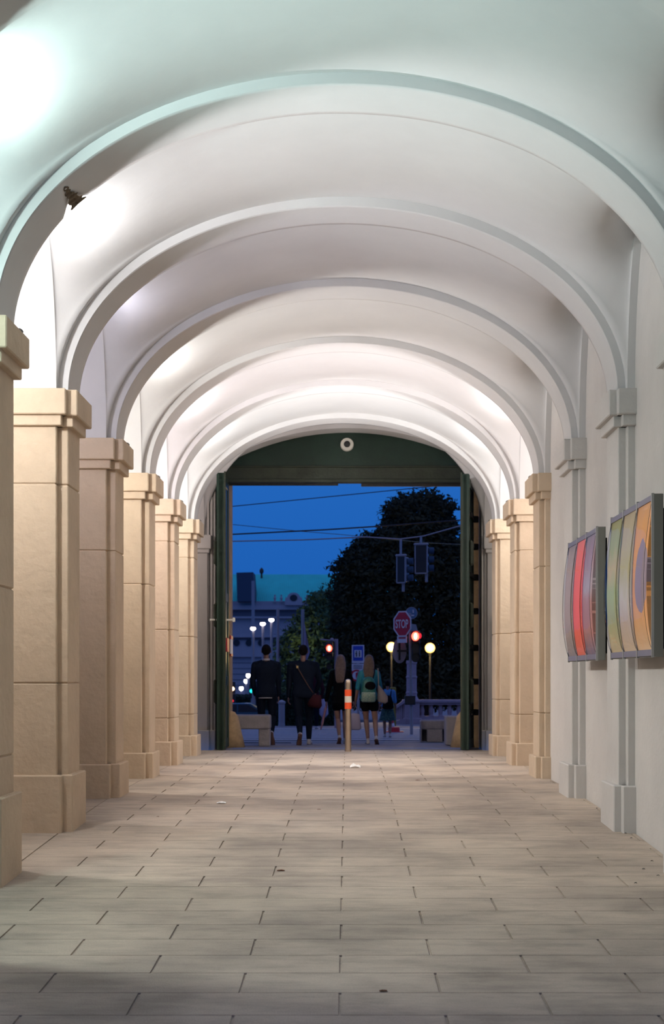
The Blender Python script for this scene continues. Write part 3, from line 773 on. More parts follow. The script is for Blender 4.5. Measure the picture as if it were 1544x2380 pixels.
# ------------------------------------------------------------------ people
def remesh(o, voxel, smooth=3):
    md = o.modifiers.new('r', 'REMESH'); md.mode = 'VOXEL'; md.voxel_size = voxel; md.use_smooth_shade = True
    if smooth:
        s = o.modifiers.new('s', 'SMOOTH'); s.iterations = smooth; s.factor = .5
    bpy.context.view_layer.update()
    dg = bpy.context.evaluated_depsgraph_get(); me = bpy.data.meshes.new_from_object(o.evaluated_get(dg))
    o.modifiers.clear(); o.data = me; me.shade_smooth()
    return o
def two_bone(a, c, l1, l2, fwd):
    a, c = Vector(a), Vector(c); d = c-a; D = min(d.length, (l1+l2)*.999); u = d.normalized()
    x = (l1*l1-l2*l2+D*D)/(2*D); h = math.sqrt(max(0, l1*l1-x*x)); f = Vector(fwd); f = (f-u*f.dot(u)).normalized()
    return a+u*x+f*h, a+u*D
def person(px, Y, h, label, top, topm, legs, legm, hairm, hair, skin, feet, hands, build=1.0, shoem='shoe', turn=0.0, zoff=0.0, sleeve='long', hem=.47):
    g = gz(Y); x0 = (px-CX)*Y/F; O = Vector((x0, Y, g))
    t = thing('person', O, label, 'person')
    def P(x, y, z): return O+Vector((x*h, y*h, z*h))
    wd = build; fem = hair in ('long', 'bun')
    SH = .820; HIP = .515; sw = (.088 if fem else .101)*wd; hw = .050*wd
    hip = {s: P(s*hw, 0, HIP) for s in (-1, 1)}; shd = {s: P(s*sw, 0, SH-.028) for s in (-1, 1)}
    # legs: feet = {side: (x, y, heel height, toe pitch)}
    knee, ank = {}, {}
    for s in (-1, 1):
        fx, fy, fz, pitch = feet[s]
        ank[s] = P(fx, fy, .045+fz); knee[s], ank[s] = two_bone(hip[s], ank[s], .245*h, .235*h, (s*.03, 1, .1))
    elb, wri = {}, {}
    for s in (-1, 1):
        hx, hy_, hz = hands[s]; wri[s] = P(hx, hy_, hz); elb[s], wri[s] = two_bone(shd[s], wri[s], .168*h, .145*h, (s*1.3, -1, 0))
    neck0 = P(0, -.005, .845); headc = P(0, .012, .935)
    def torso(b, grow, z0=.50, z1=.84):
        prof = [(.47, .078, .060), (.50, .090 if not fem else .096, .068), (.54, .088 if not fem else .096, .066), (.60, .078 if not fem else .070, .055), (.66, .083 if not fem else .076, .057),
                (.72, .097 if not fem else .084, .064), (.765, .104 if not fem else .086, .062), (.792, .092 if not fem else .076, .055), (.815, .066, .045), (.832, .044, .038), (.846, .036, .034)]
        pts, rr = [], []
        for z, a, d in prof:
            if z0-.001 <= z <= z1: pts.append(P(0, -.005, z)); rr.append((a*h*wd+grow, d*h+grow))
        b.tube(pts, rr, 24, ref=(1, 0, 0))
    def arm(b, grow, upto=1.0):
        for s in (-1, 1):
            b.capsule(shd[s], .031*h*wd+grow, elb[s], .023*h+grow)
            if upto > .5: b.capsule(elb[s], .023*h+grow, elb[s].lerp(wri[s], min(1, (upto-.5)*2)), (.0150+.006*(1-upto))*h+grow)
    def leg(b, grow, upto=1.0):
        for s in (-1, 1):
            if upto >= .5:
                b.capsule(hip[s], .048*h*(wd*.5+.5)+grow, knee[s], .030*h+grow)
                if upto > .5:
                    q = (upto-.5)*2; mid = knee[s].lerp(ank[s], .35)+Vector((0, -.008*h, 0))
                    b.capsule(knee[s], .030*h+grow, mid, .029*h+grow); b.capsule(mid, .029*h+grow, knee[s].lerp(ank[s], q), .0185*h+grow)
            else: b.capsule(hip[s], .048*h*(wd*.5+.5)+grow, hip[s].lerp(knee[s], upto*2), .042*h+grow)
    # body
    b = MB(); torso(b, 0); arm(b, 0); leg(b, 0)
    b.capsule(neck0, .029*h, headc-Vector((0, .008*h, .02*h)), .028*h)
    b.ball(headc+Vector((0, -.004*h, .008*h)), (.044*h, .054*h, .056*h), 20, 14); b.capsule(headc+Vector((0, .012*h, -.015*h)), .036*h, headc+Vector((0, .022*h, -.042*h)), .024*h)
    b.capsule(headc+Vector((0, .052*h, .008*h)), .005*h, headc+Vector((0, .064*h, -.012*h)), .008*h, 8)       # nose
    b.capsule(headc+Vector((-.010*h, .047*h, -.030*h)), .005*h, headc+Vector((.010*h, .047*h, -.030*h)), .005*h, 8)  # lips
    for s in (-1, 1):
        b.ball(headc+Vector((s*.045*h, -.002*h, -.002*h)), (.006*h, .012*h, .018*h), 8, 8)                   # ears
        # hand: palm, four fingers, thumb, slightly curled, hanging
        w = wri[s]; d = (wri[s]-elb[s]).normalized(); d = (d+Vector((0, 0, -.6))).normalized(); side = Vector((0, 1, 0)); side = (side-d*side.dot(d)).normalized(); inn = Vector((-s, 0, 0))
        k = h/1.75
        b.tube([w, w+d*.03*k, w+d*.085*k, w+d*.095*k], [(.022*k, .016*k), (.034*k, .014*k), (.040*k, .013*k), (.034*k, .010*k)], 12, ref=side)
        for q, (oy, ln) in enumerate(((.030, .072), (.010, .080), (-.010, .075), (-.029, .058))):
            b0 = w+d*.088*k+side*oy*k; m1 = b0+(d*.9+inn*.25)*ln*.5*k; m2 = m1+(d*.65+inn*.75)*ln*.5*k
            b.capsule(b0, .0088*k, m1, .0082*k, 8); b.capsule(m1, .0082*k, m2, .0070*k, 8)
        tb = w+d*.025*k+side*.030*k; tm = tb+(side*.7+d*.6+inn*.3)*.038*k; b.capsule(tb, .011*k, tm, .0095*k, 8); b.capsule(tm, .0095*k, tm+(d*.9+side*.25+inn*.3)*.03*k, .008*k, 8)
        # foot
        fx, fy, fz, pitch = feet[s]; fd = Vector((s*.12, math.cos(pitch), -math.sin(pitch))).normalized()
        b.capsule(ank[s], .018*h, ank[s]+Vector((0, 0, -.018*h))-fd*.01*h, .018*h); b.capsule(ank[s]-fd*.01*h+Vector((0, 0, -.022*h)), .016*h, ank[s]+fd*.085*h+Vector((0, 0, -.027*h)), .015*h)
    o = b.build('body', skin, t); remesh(o, .0055, 2)
    # eyes
    b = MB()
    for s in (-1, 1): b.ball(headc+Vector((s*.018*h, .047*h, .006*h)), .006*h, 8, 6)
    b.build('eye', M['black'], o)
    # clothes
    b = MB(); torso(b, .014, hem, .845)
    for s in (-1, 1): b.capsule(P(s*.025, -.004, .832), .022*h, shd[s], .031*h*wd+.010)
    arm(b, .013, 1.0 if sleeve == 'long' else .5)
    o = b.build(top, topm, t); remesh(o, .010, 5)
    b = MB()
    if legs == 'trousers': torso(b, .008, .47, .57); leg(b, .012, .97)
    elif legs == 'shorts': torso(b, .010, .47, .57); leg(b, .018, .22)
    else:
        for s in (1,): b.tube([P(0, -.004, .58), P(0, -.004, .50), P(0, -.004, .40), P(0, 0, .30)], [(.080*h, .062*h), (.10*h, .075*h), (.125*h, .10*h), (.150*h, .12*h)], 24, ref=(1, 0, 0))
    o = b.build(legs, legm, t); remesh(o, .010, 4)
    # shoes
    for s in (-1, 1):
        fx, fy, fz, pitch = feet[s]; fd = Vector((s*.12, math.cos(pitch), -math.sin(pitch))).normalized(); up = Vector((0, math.sin(pitch), math.cos(pitch)))
        c = ank[s]-up*.026*h
        b = MB(); b.tube([c-fd*.034*h, c-fd*.026*h, c+fd*.02*h, c+fd*.07*h, c+fd*.105*h, c+fd*.118*h], [(.012*h, .012*h), (.021*h, .026*h), (.022*h, .026*h), (.026*h, .019*h), (.022*h, .013*h), (.010*h, .008*h)], 14, ref=fd.cross(up))
        b.capsule(c-fd*.008*h, .022*h, ank[s]+up*.008*h, .0225*h)
        so = b.build('shoe', M[shoem], t); remesh(so, .007, 2)
        b = MB(); q = c-up*.021*h; b.tube([q-fd*.036*h, q-fd*.025*h, q+fd*.02*h, q+fd*.07*h, q+fd*.110*h, q+fd*.12*h], [(.010*h, .006*h), (.023*h, .007*h), (.021*h, .007*h), (.028*h, .007*h), (.023*h, .007*h), (.01*h, .005*h)], 14, ref=fd.cross(up))
        b.build('sole', M['sole'], so, smooth=True)
    # hair
    b = MB()
    if hair == 'short':
        b.ball(headc+Vector((0, -.011*h, .013*h)), (.048*h, .053*h, .056*h), 18, 12); b.ball(headc+Vector((0, -.035*h, -.008*h)), (.040*h, .026*h, .034*h), 14, 10)
    elif hair == 'long':
        b.ball(headc+Vector((0, -.010*h, .012*h)), (.053*h, .058*h, .060*h), 18, 12)
        b.tube([headc+Vector((0, -.022*h, .03*h)), headc+Vector((0, -.036*h, -.02*h)), headc+Vector((-.003*h, -.060*h, -.08*h)), headc+Vector((-.006*h, -.078*h, -.16*h)), headc+Vector((-.008*h, -.080*h, -.225*h)), headc+Vector((-.008*h, -.078*h, -.25*h))],
               [(.045*h, .035*h), (.060*h, .032*h), (.064*h, .022*h), (.058*h, .020*h), (.048*h, .016*h), (.034*h, .008*h)], 20, ref=(1, 0, 0))
    else:
        b.ball(headc+Vector((0, -.010*h, .012*h)), (.050*h, .056*h, .058*h), 18, 12); b.ball(headc+Vector((0, -.06*h, .035*h)), .024*h, 12, 8)
    o = b.build('hair', hairm, t); remesh(o, .008, 2)
    return t, P, h, wri, shd, headc
SK, SK2 = M['skin'], M['skin2']
# man with a white collar, left
t, P, h, wr, sh, hc = person(619, 24.95, 1.755, 'person in a dark blazer with a white collar, walking away at the left', 'blazer', M['navy'], 'trousers', M['denim'], M['hairdark'], 'short', SK,
    {-1: (-.045, .10, .0, 0), 1: (.062, -.17, .075, 1.15)}, {-1: (-.115, .09, .50), 1: (.120, .09, .49)}, 1.08, 'shoe', hem=.47)
b = MB(); b.tube([P(0, -.004, .838), P(0, -.004, .858)], [(.046*h, .042*h), (.036*h, .034*h)], 20, ref=(1, 0, 0)); b.build('shirt_collar', M['shoe'], t, smooth=True)
b = MB(); b.tube([P(0, -.004, .462), P(0, -.004, .474)], [(.082*h*1.04, .066*h), (.085*h*1.04, .068*h)], 24, ref=(1, 0, 0)); b.build('shirt_hem', M['shoe'], t, smooth=True)
# man with a shoulder strap
t, P, h, wr, sh, hc = person(705, 24.85, 1.745, 'person in a dark sweater with a shoulder strap, walking away left of centre', 'sweater', M['navy'], 'trousers', M['denim'], M['hairdark'], 'short', SK,
    {-1: (-.025, -.20, .065, 1.1), 1: (.055, .06, .0, 0)}, {-1: (-.150, .05, .47), 1: (.125, .14, .53)}, 1.18, 'shoe', hem=.47)
b = MB(); b.tube([P(-.07, -.055, .80), P(-.05, -.090, .765), P(.0, -.094, .68), P(.06, -.086, .58), P(.10, -.05, .52)], .008, 8); b.build('bag_strap', M['leather'], t)
b = MB(); b.box(*(P(-.065, 0, 0).x, P(-.045, 0, 0).x), P(0, -.098, 0).y, P(0, -.088, 0).y, P(0, 0, .765).z, P(0, 0, .79).z, .003); b.build('strap_buckle', M['brass'], t)
b = MB(); b.tube([P(.125, -.02, .50), P(.115, -.02, .40), P(.11, -.02, .37)], [(.055*h, .03*h), (.075*h, .035*h), (.06*h, .02*h)], 16, ref=(1, 0, 0)); o = b.build('shoulder_bag', M['maroon'], t, smooth=True)
# person beyond him
t, P, h, wr, sh, hc = person(728, 36.0, 1.62, 'person in a maroon jacket and white shoes, further off behind the strapped walker', 'jacket', M['maroon'], 'trousers', M['denim'], M['hairdark'], 'short', SK,
    {-1: (-.035, -.06, .01, .1), 1: (.05, .10, .0, 0)}, {-1: (-.12, .0, .46), 1: (.13, .04, .50)}, 1.0, 'shoe', hem=.44)
wb = wr[1]; b = MB(); b.tube([wb+Vector((.03, 0, -.04)), wb+Vector((.05, 0, -.12)), wb+Vector((.06, 0, -.42)), wb+Vector((.06, 0, -.50))], [(.03, .02), (.10, .04), (.12, .06), (.05, .02)], 14, ref=(1, 0, 0))
o = b.build('carrier_bag', M['lilacbag'], smooth=True); tag(o, 'pale lilac carrier bag held by the person in maroon', 'bag')
# long haired woman in black
t, P, h, wr, sh, hc = person(792, 25.4, 1.585, 'person with long ash blond hair in a black coat, walking away left of the bollard', 'coat', M['blackcloth'], 'shorts', M['blackcloth'], M['hairblond'], 'long', SK2,
    {-1: (-.012, -.14, .035, .8), 1: (.050, .08, .0, 0)}, {-1: (-.165, .02, .47), 1: (.150, .06, .47)}, 1.02, 'shoe', hem=.47)
b = MB(); b.tube([P(0, -.004, .56), P(0, -.004, .47), P(0, -.004, .395)], [(.092*h, .07*h), (.102*h, .08*h), (.098*h, .078*h)], 24, ref=(1, 0, 0)); b.build('coat_skirt', M['blackcloth'], t, smooth=True)
wb = wr[-1]; b = MB(); b.tube([wb+Vector((.01, 0, -.07)), wb+Vector((-.02, -.01, -.16)), wb+Vector((-.07, -.02, -.40)), wb+Vector((-.095, -.02, -.50)), wb+Vector((-.10, -.02, -.53))], [.012, .028, .022, .012, .004], 12)
o = b.build('folded_umbrella', M['pinkbag'], smooth=True); tag(o, 'folded pink umbrella hanging from the hand of the person in the black coat', 'umbrella')
# woman with the sequin backpack
t, P, h, wr, sh, hc = person(858, 25.1, 1.575, 'person with long brown hair, teal top and black shorts, right of the bollard', 'top', M['teal'], 'shorts', M['blackcloth'], M['hairbrown'], 'long', SK2,
    {-1: (-.010, .02, .0, 0), 1: (.080, -.12, .03, .7)}, {-1: (-.150, .04, .48), 1: (.140, .10, .50)}, 1.0, 'shoe', sleeve='short', hem=.50)
bp = thing('backpack', P(-.01, -.13, .50), 'shimmering sequin backpack with a dark pocket, on the back of the person in teal', 'bag')
b = MB(); b.tube([P(-.008, -.115, .475), P(-.008, -.118, .49), P(-.008, -.12, .60), P(-.008, -.115, .70), P(-.008, -.105, .745), P(-.008, -.10, .755)], [(.070*h, .020*h), (.086*h, .034*h), (.086*h, .040*h), (.074*h, .036*h), (.045*h, .024*h), (.02*h, .008*h)], 24, ref=(1, 0, 0)); b.build('shell', M['sequindark'], bp, smooth=True)
b = MB(); b.tube([P(-.008, -.121, .478), P(-.008, -.124, .49), P(-.008, -.128, .56), P(-.008, -.128, .585)], [(.070*h, .020*h), (.080*h, .032*h), (.080*h, .037*h), (.078*h, .036*h)], 24, ref=(1, 0, 0)); b.build('lower_panel', M['sequin'], bp, smooth=True)
b = MB(); b.ball(P(.012, -.150, .655), (.062*h, .022*h, .048*h), 18, 12); b.build('pocket', M['blackcloth'], bp, smooth=True)
for s in (-1, 1):
    b = MB(); b.tube([P(-.008+s*.045, -.10, .72), P(s*.062, -.062, .80), P(s*.065, -.01, .845), P(s*.07, .05, .80)], (.009), 8); b.build('shoulder_strap', M['teal'] if s < 0 else M['navy'], bp)
tb = thing('tote_bag', P(.15, -.04, .46), 'beige canvas tote on the right shoulder of the person in teal', 'bag')
b = MB(); b.tube([P(.105, -.05, .66), P(.125, -.05, .60), P(.150, -.05, .52), P(.155, -.05, .475), P(.15, -.05, .462)], [(.008*h, .01*h), (.034*h, .02*h), (.062*h, .028*h), (.055*h, .024*h), (.03*h, .01*h)], 18, ref=(1, 0, 0)); b.build('sack', M['tote'], tb, smooth=True)
b = MB(); b.tube([P(.105, -.05, .66), P(.105, -.05, .76), P(.100, -.01, .85)], .010, 8); b.build('handle', M['tote'], tb)
wb = wr[-1]; tb = thing('shopping_bag', wb+Vector((-.03, 0, -.5)), 'white shopping bag hanging between the bollard and the person in teal', 'bag')
b = MB(); b.tube([wb+Vector((-.01, -.02, -.22)), wb+Vector((-.015, -.02, -.25)), wb+Vector((.0, -.02, -.50)), wb+Vector((.0, -.02, -.52))], [(.05, .02), (.085, .035), (.10, .04), (.06, .02)], 16, ref=(1, 0, 0)); b.build('sack', M['lilacbag'], tb, smooth=True)
b = MB(); b.tube([wb+Vector((-.06, -.02, -.23)), wb+Vector((-.01, -.01, -.09)), wb+Vector((.05, -.02, -.23))], .005, 6); b.build('handle', M['lilacbag'], tb)
# child
t, P, h, wr, sh, hc = person(901, 29.0, 1.17, 'child in a blue shirt and teal printed skirt, walking away beside the person in teal', 'shirt', M['bluetee'], 'skirt', M['print'], M['hairdark'], 'bun', SK,
    {-1: (-.045, .0, .0, 0), 1: (.040, -.08, .01, .2)}, {-1: (-.15, .04, .48), 1: (.15, .04, .48)}, 1.12, 'skin' if False else 'shoe', sleeve='short', hem=.52)
cb = thing('backpack', P(0, -.12, .5), 'dark backpack on the back of the child in blue', 'bag')
b = MB(); b.tube([P(.005, -.11, .50), P(.005, -.11, .52), P(.005, -.115, .62), P(.005, -.10, .72), P(.005, -.095, .735)], [(.07*h, .02*h), (.10*h, .04*h), (.09*h, .045*h), (.06*h, .03*h), (.02*h, .01*h)], 20, ref=(1, 0, 0)); b.build('shell', M['blackcloth'], cb, smooth=True)
for s in (-1, 1):
    b = MB(); b.tube([P(s*.05, -.09, .70), P(s*.06, -.05, .80), P(s*.065, .0, .845), P(s*.07, .05, .79)], .012, 8); b.build('shoulder_strap', M['blackcloth'], cb)

# ------------------------------------------------------------------ signs, signals
def plate(b, c, w, h, ang, th=.012, poly=None, dz=0):
    """upright plate at c facing the camera, turned by ang about the vertical; poly in unit coords"""
    poly = poly or [(-.5, -.5), (.5, -.5), (.5, .5), (-.5, .5)]
    R = Matrix.Rotation(ang, 3, 'Z'); n = len(poly)
    a = [b.bm.verts.new(Vector(c)+R @ Vector((x*w, -th/2, z*h))) for x, z in poly]; d = [b.bm.verts.new(Vector(c)+R @ Vector((x*w, th/2, z*h))) for x, z in poly]
    b.bm.faces.new(a); b.bm.faces.new(list(reversed(d)))
    for i in range(n): b.bm.faces.new((a[i], a[(i+1) % n], d[(i+1) % n], d[i]))
OCT = [(.5*math.cos(PI/8+i*PI/4)/math.cos(PI/8), .5*math.sin(PI/8+i*PI/4)/math.cos(PI/8)) for i in range(8)]
CIR = [(.5*math.cos(2*PI*i/28), .5*math.sin(2*PI*i/28)) for i in range(28)]
def text_part(s, c, hgt, wid, ang, m, parent, name):
    cu = bpy.data.curves.new(name, 'FONT'); cu.body = s; cu.size = 1; cu.extrude = .01; cu.align_x = 'CENTER'; cu.align_y = 'CENTER'; cu.offset = .02
    tmp = bpy.data.objects.new('tmp', cu); C.objects.link(tmp); bpy.context.view_layer.update()
    me = bpy.data.meshes.new_from_object(tmp.evaluated_get(bpy.context.evaluated_depsgraph_get())); bpy.data.objects.remove(tmp)
    xs = [v.co.x for v in me.vertices]; ys = [v.co.y for v in me.vertices]; sx = wid/(max(xs)-min(xs)); sy = hgt/(max(ys)-min(ys)); mx = (max(xs)+min(xs))/2; my = (max(ys)+min(ys))/2
    R = Matrix.Rotation(ang, 3, 'Z'); pl = world_loc(parent)
    for v in me.vertices: v.co = R @ Vector(((v.co.x-mx)*sx, -v.co.z*.1, (v.co.y-my)*sy))+Vector(c)-pl
    me.materials.clear(); me.materials.append(m); o = bpy.data.objects.new(name, me); C.objects.link(o); o.parent = parent; return o
YS = 31.0; base = at(955, 1714, YS); zg = gz(YS); k = YS/F
sg = thing('street_sign_post', (base.x, YS, zg), 'metal street post carrying the stop sign at the right of the crossing', 'sign post')
b = MB(); b.tube([(at(957, 0, YS).x, YS, zg), (at(953, 0, YS).x, YS, CZ+(HY-1425)*k)], .033, 14); b.build('pole', M['pole'], sg)
b = MB(); b.box(base.x-.13, base.x+.10, YS-.08, YS+.08, CZ+(HY-1638)*k, CZ+(HY-1617)*k, .01); b.build('control_box', M['black'], sg)
c = at(935.5, 1450, YS-.08); ang = math.radians(-38)
st = thing('stop_sign', c, 'red octagonal stop sign with white lettering on the street post', 'sign')
b = MB(); plate(b, c, .47, .56, ang, .012, OCT); b.build('rim', M['signwhite'], st)
b = MB(); plate(b, c+Vector((0, -.008, 0)), .41, .50, ang, .008, OCT); b.build('face', M['signred'], st)
text_part('STOP', c+Vector((-.01, -.020, 0)), .19, .34, ang, M['signwhite'], st, 'lettering')
c = at(935, 1486, YS-.06); st = thing('small_plate', c, 'small white plate with a red bar under the stop sign', 'sign')
b = MB(); plate(b, c, .26, .15, ang, .01); b.build('board', M['signwhite'], st); b = MB(); plate(b, c+Vector((0, -.01, .03)), .18, .03, ang, .01); b.build('bar', M['signred'], st)
c = at(957, 1425, YS+.05); st = thing('round_sign', c, 'round blue sign above and behind the stop sign', 'sign')
b = MB(); plate(b, c, .27, .27, .2, .012, CIR); b.build('board', M['pole'], st)
b = MB(); plate(b, c+Vector((0, -.01, 0)), .24, .24, .2, .01, CIR); b.build('face', mat('blue grey sign face', (.10, .20, .34), .4), st)
b = MB(); plate(b, c+Vector((-.045, -.02, .02)), .05, .05, .2, .006, CIR); plate(b, c+Vector((.035, -.02, .04)), .03, .07, .2, .006); plate(b, c+Vector((.01, -.02, -.05)), .09, .03, .2, .006); b.build('symbol', M['signwhite'], st)
c = at(962, 1459, YS+.03); b = MB(); plate(b, c, .20, .20, .5, .01, [(-.5, -.35), (.5, -.35), (.3, .35), (-.4, .45)]); o = b.build('bracket_plate', M['pole']); tag(o, 'grey turned plate between the round sign and the red light', 'sign')
c = at(929, 1513, YS+.1); st = thing('round_sign', c, 'grey back of a round sign left of the street post', 'sign')
b = MB(); plate(b, c, .32, .54, .25, .012, CIR); b.build('board', M['pole'], st)
b = MB(); b.box(c.x-.02, c.x+.02, c.y-.04, c.y-.01, c.z-.2, c.z+.2); b.box(c.x-.05, c.x+.22, c.y-.045, c.y-.02, c.z-.02, c.z+.02); b.build('bracket', M['iron'], st)
def traffic_light(px0, px1, py0, py1, Y, label, lit, lens_r, lx, ly):
    a = at(px0, py1, Y); c = at(px1, py0, Y)
    t = thing('traffic_light', ((a.x+c.x)/2, Y, a.z), label, 'traffic light')
    b = MB(); b.box(a.x, c.x, Y-.12, Y+.12, a.z, c.z, .02); b.build('housing', M['black'], t)
    p = at(lx, ly, Y-.13)
    b = MB(); b.ball(p, (lens_r, .03, lens_r*1.15), 16, 10); b.build('lens', M['redlit'], t, smooth=True)
    b = MB(); b.ball(p+Vector((0, -.025, 0)), (lens_r*.42, .02, lens_r*.8), 12, 8); b.build('bulb', M['redcore'], t, smooth=True)
    for zz in (-.24, -.48):
        b = MB(); b.tube([p+Vector((0, .02, zz)), p+Vector((0, -.01, zz))], lens_r, 14); b.build('lens', M['windark'], t)
    for zz in (0, -.24, -.48):
        b = MB(); n = 12; g = [[p+Vector((math.cos(PI*j/n)*(lens_r+.03), q, zz+math.sin(PI*j/n)*(lens_r+.03))) for j in range(n+1)] for q in (.02, -.13)]; b.quads(g); b.build('visor', M['black'], t)
    return t
t = traffic_light(957, 977, 1466, 1530, YS, 'traffic light showing red on the stop sign post', 1, .085, 966, 1479)
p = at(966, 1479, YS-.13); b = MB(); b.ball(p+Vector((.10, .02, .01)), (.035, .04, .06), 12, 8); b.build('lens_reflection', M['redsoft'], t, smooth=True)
t = traffic_light(757, 774, 1492, 1530, 37.5, 'pedestrian light showing red left of the blue sign', 1, .075, 765.5, 1507)
a = at(782, 1690, 37.6); b = MB(); b.tube([(a.x, 37.6, gz(37.6)), (a.x, 37.6, CZ+(HY-1485)*37.6/F)], .05, 12); b.tube([(a.x, 37.6, CZ+(HY-1490)*37.6/F), at(745, 1486, 37.6)], .018, 8); b.ball(at(772, 1487, 37.5), .05)
tag(b.build('signal_post', M['stonepink']), 'slim pale post beside the pedestrian light', 'pole')
# info sign
YI = 38.; k = YI/F; sx = at(833, 0, YI).x; zg = gz(YI)
t = thing('information_sign', (sx, YI, zg), 'blue information sign with white plates on a post, above the bollard', 'sign')
b = MB(); b.tube([(sx, YI+.05, zg), (sx, YI+.05, CZ+(HY-1500)*k)], .035, 10); b.build('pole', M['pole'], t)
b = MB(); plate(b, at(832.5, 1520, YI), 29*k, 42*k, 0); b.build('rim', M['signwhite'], t)
b = MB(); plate(b, at(832.5, 1518.5, YI-.015), 23*k, 34*k, 0); b.build('face', M['signblue'], t)
b = MB(); plate(b, at(832.5, 1519.5, YI-.03), 17*k, 17*k, 0); b.build('field', M['signwhite'], t)
b = MB()
for dx, w in ((-3.6, 2.2), (3.4, 2.4)):
    plate(b, at(832.5+dx, 1521, YI-.045), w*k, 10*k, 0); plate(b, at(832.5+dx, 1514, YI-.045), 2.4*k, 2.6*k, 0, .012, CIR)
plate(b, at(828, 1519, YI-.045), 3.2*k, 1.5*k, .0)
b.build('pictogram', M['black'], t)
b = MB(); plate(b, at(832, 1551, YI-.01), 28*k, 17*k, 0); b.build('lower_plate', M['signwhite'], t)
b = MB()
for q in (1546, 1549.5, 1553): plate(b, at(832, q, YI-.025), 21*k, 1.0*k, 0)
b.build('small_print', M['facadedark'], t)
c = at(829, 1570, YI-.05); b = MB(); plate(b, c, 27*k, 27*k, 0, .01, CIR); b.build('ring', M['signred'], t); b = MB(); plate(b, c+Vector((0, -.01, 0)), 19*k, 19*k, 0, .01, CIR); b.build('ring_field', M['signwhite'], t)
b = MB(); plate(b, c+Vector((0, -.02, 0)), 4*k, 18*k, 0, .008, [(-.5, .3), (.9, .5), (.9, .3), (-.3, -.5)]); b.build('ring_bar', M['signred'], t)
# signals hanging from the cable
def hanging(cx, cy, w, h, face_w, Y, ang, label, tail, hang):
    k = Y/F; c = at(cx, cy, Y); t = thing('hanging_signal', c, label, 'traffic light')
    W_, H_ = w*k, h*k
    R = Matrix.Rotation(ang, 4, 'Z')
    def rb(b, x0, x1, y0, y1, z0, z1, bev=.01):
        b.box(c.x+x0, c.x+x1, Y+y0, Y+y1, c.z+z0, c.z+z1, bev, rot=ang, piv=(c.x, Y, 0))
    b = MB(); e = .035
    rb(b, -W_/2, -W_/2+e, 0, .03, -H_/2, H_/2); rb(b, W_/2-e, W_/2, 0, .03, -H_/2, H_/2); rb(b, -W_/2, W_/2, 0, .03, -H_/2, -H_/2+e); rb(b, -W_/2-.02, W_/2+.02, -.02, .05, H_/2-.06, H_/2, .02); b.build('border', M['pole'], t)
    b = MB(); rb(b, -W_/2+.01, W_/2-.01, .008, .022, -H_/2+.01, H_/2-.01, .001); b.build('backboard', M['black'], t)
    b = MB(); rb(b, W_/2-face_w*k, W_/2, .02, .25, -H_/2+.05, H_/2-.07, .02); b.build('housing', M['pole'], t)
    for i in range(3):
        z = c.z+H_*(.26-.28*i); b = MB(); d = R @ Vector((1, .25, 0)); q = Vector((c.x, Y, z))+(R @ Vector((W_/2, .14, 0)))
        b.tube([q, q+d*.13], [.08, .085], 14); b.build('visor', M['navyroof'], t)
    b = MB(); tx = (tail-cx)*k; b.box(c.x+tx-.035, c.x+tx+.035, Y+.05, Y+.09, c.z-H_/2-.20, c.z-H_/2+.04, .01)
    b.tube([(c.x+.0, Y+.02, c.z+H_/2), (c.x+.0, Y+.02, c.z+H_/2+hang)], .03, 8); b.build('hanger', M['pole'], t)
hanging(932, 1322, 24, 68, 12, 35, math.radians(-25), 'hanging traffic signal with white border, lower of the two on the cable', 938, .36)
hanging(979, 1298, 31, 72, 8, 35, math.radians(-10), 'hanging traffic signal with white border, upper of the two on the cable', 992, .15)
def wire(pts, Y, r, m, label, name='cable'):
    P_ = [at(x, y, Y) for x, y in pts]; Q = []
    for a, b_ in zip(P_, P_[1:]):
        for i in range(8): Q.append(a.lerp(b_, i/8))
    Q.append(P_[-1]); b = MB(); b.tube(Q, r, 6); tag(b.build(name, m), label, 'cable')
wire([(-900, 1240), (300, 1266), (540, 1258), (700, 1255), (850, 1248), (930, 1253), (985, 1246), (1060, 1225), (1250, 1170), (2600, 900)], 35.05, .017, M['pole'], 'steel cable carrying the two hanging signals')
wire([(-900, 1290), (300, 1255), (540, 1242), (760, 1231), (900, 1222), (1250, 1195), (2500, 1080)], 46, .025, M['black'], 'dark overhead wire just above the signal cable')
wire([(-900, 1310), (300, 1200), (540, 1177), (800, 1151), (1000, 1131), (1250, 1105), (2500, 985)], 46, .016, M['navyroof'], 'faint overhead wire, highest in the sky')
wire([(-900, 1000), (300, 1190), (540, 1219), (690, 1234), (800, 1243), (1000, 1262), (2500, 1330)], 50, .012, M['navyroof'], 'faint overhead wire sagging towards the tree')

# ------------------------------------------------------------------ lamps in the street
def globe_lamp(px, py, Y, label):
    c = at(px, py, Y); g = gz(Y); t = thing('globe_lamp', (c.x, Y, g), label, 'street lamp')
    b = MB(); b.lathe((c.x, Y, g), [(.12, 0), (.10, .25), (.045, .32), (.035, c.z-g-.3), (.06, c.z-g-.2)], 14); b.build('pole', M['iron'], t)
    b = MB(); b.ball(c, 12*Y/F, 24, 16); b.build('globe', M['globe'], t, smooth=True)
    b = MB(); b.ball(c+Vector((0, -11.2*Y/F, 0)), (5*Y/F, 2.2*Y/F, 7*Y/F), 14, 10); b.build('bulb', M['warmcore'], t, smooth=True)
    point('globe_light', c+Vector((0, -.5, 0)), 220, (1, .7, .25), .25)
globe_lamp(1000, 1506, 50, 'glowing yellow globe lamp right of the red traffic light')
globe_lamp(910, 1504, 50, 'glowing yellow globe lamp half hidden by the round sign back')
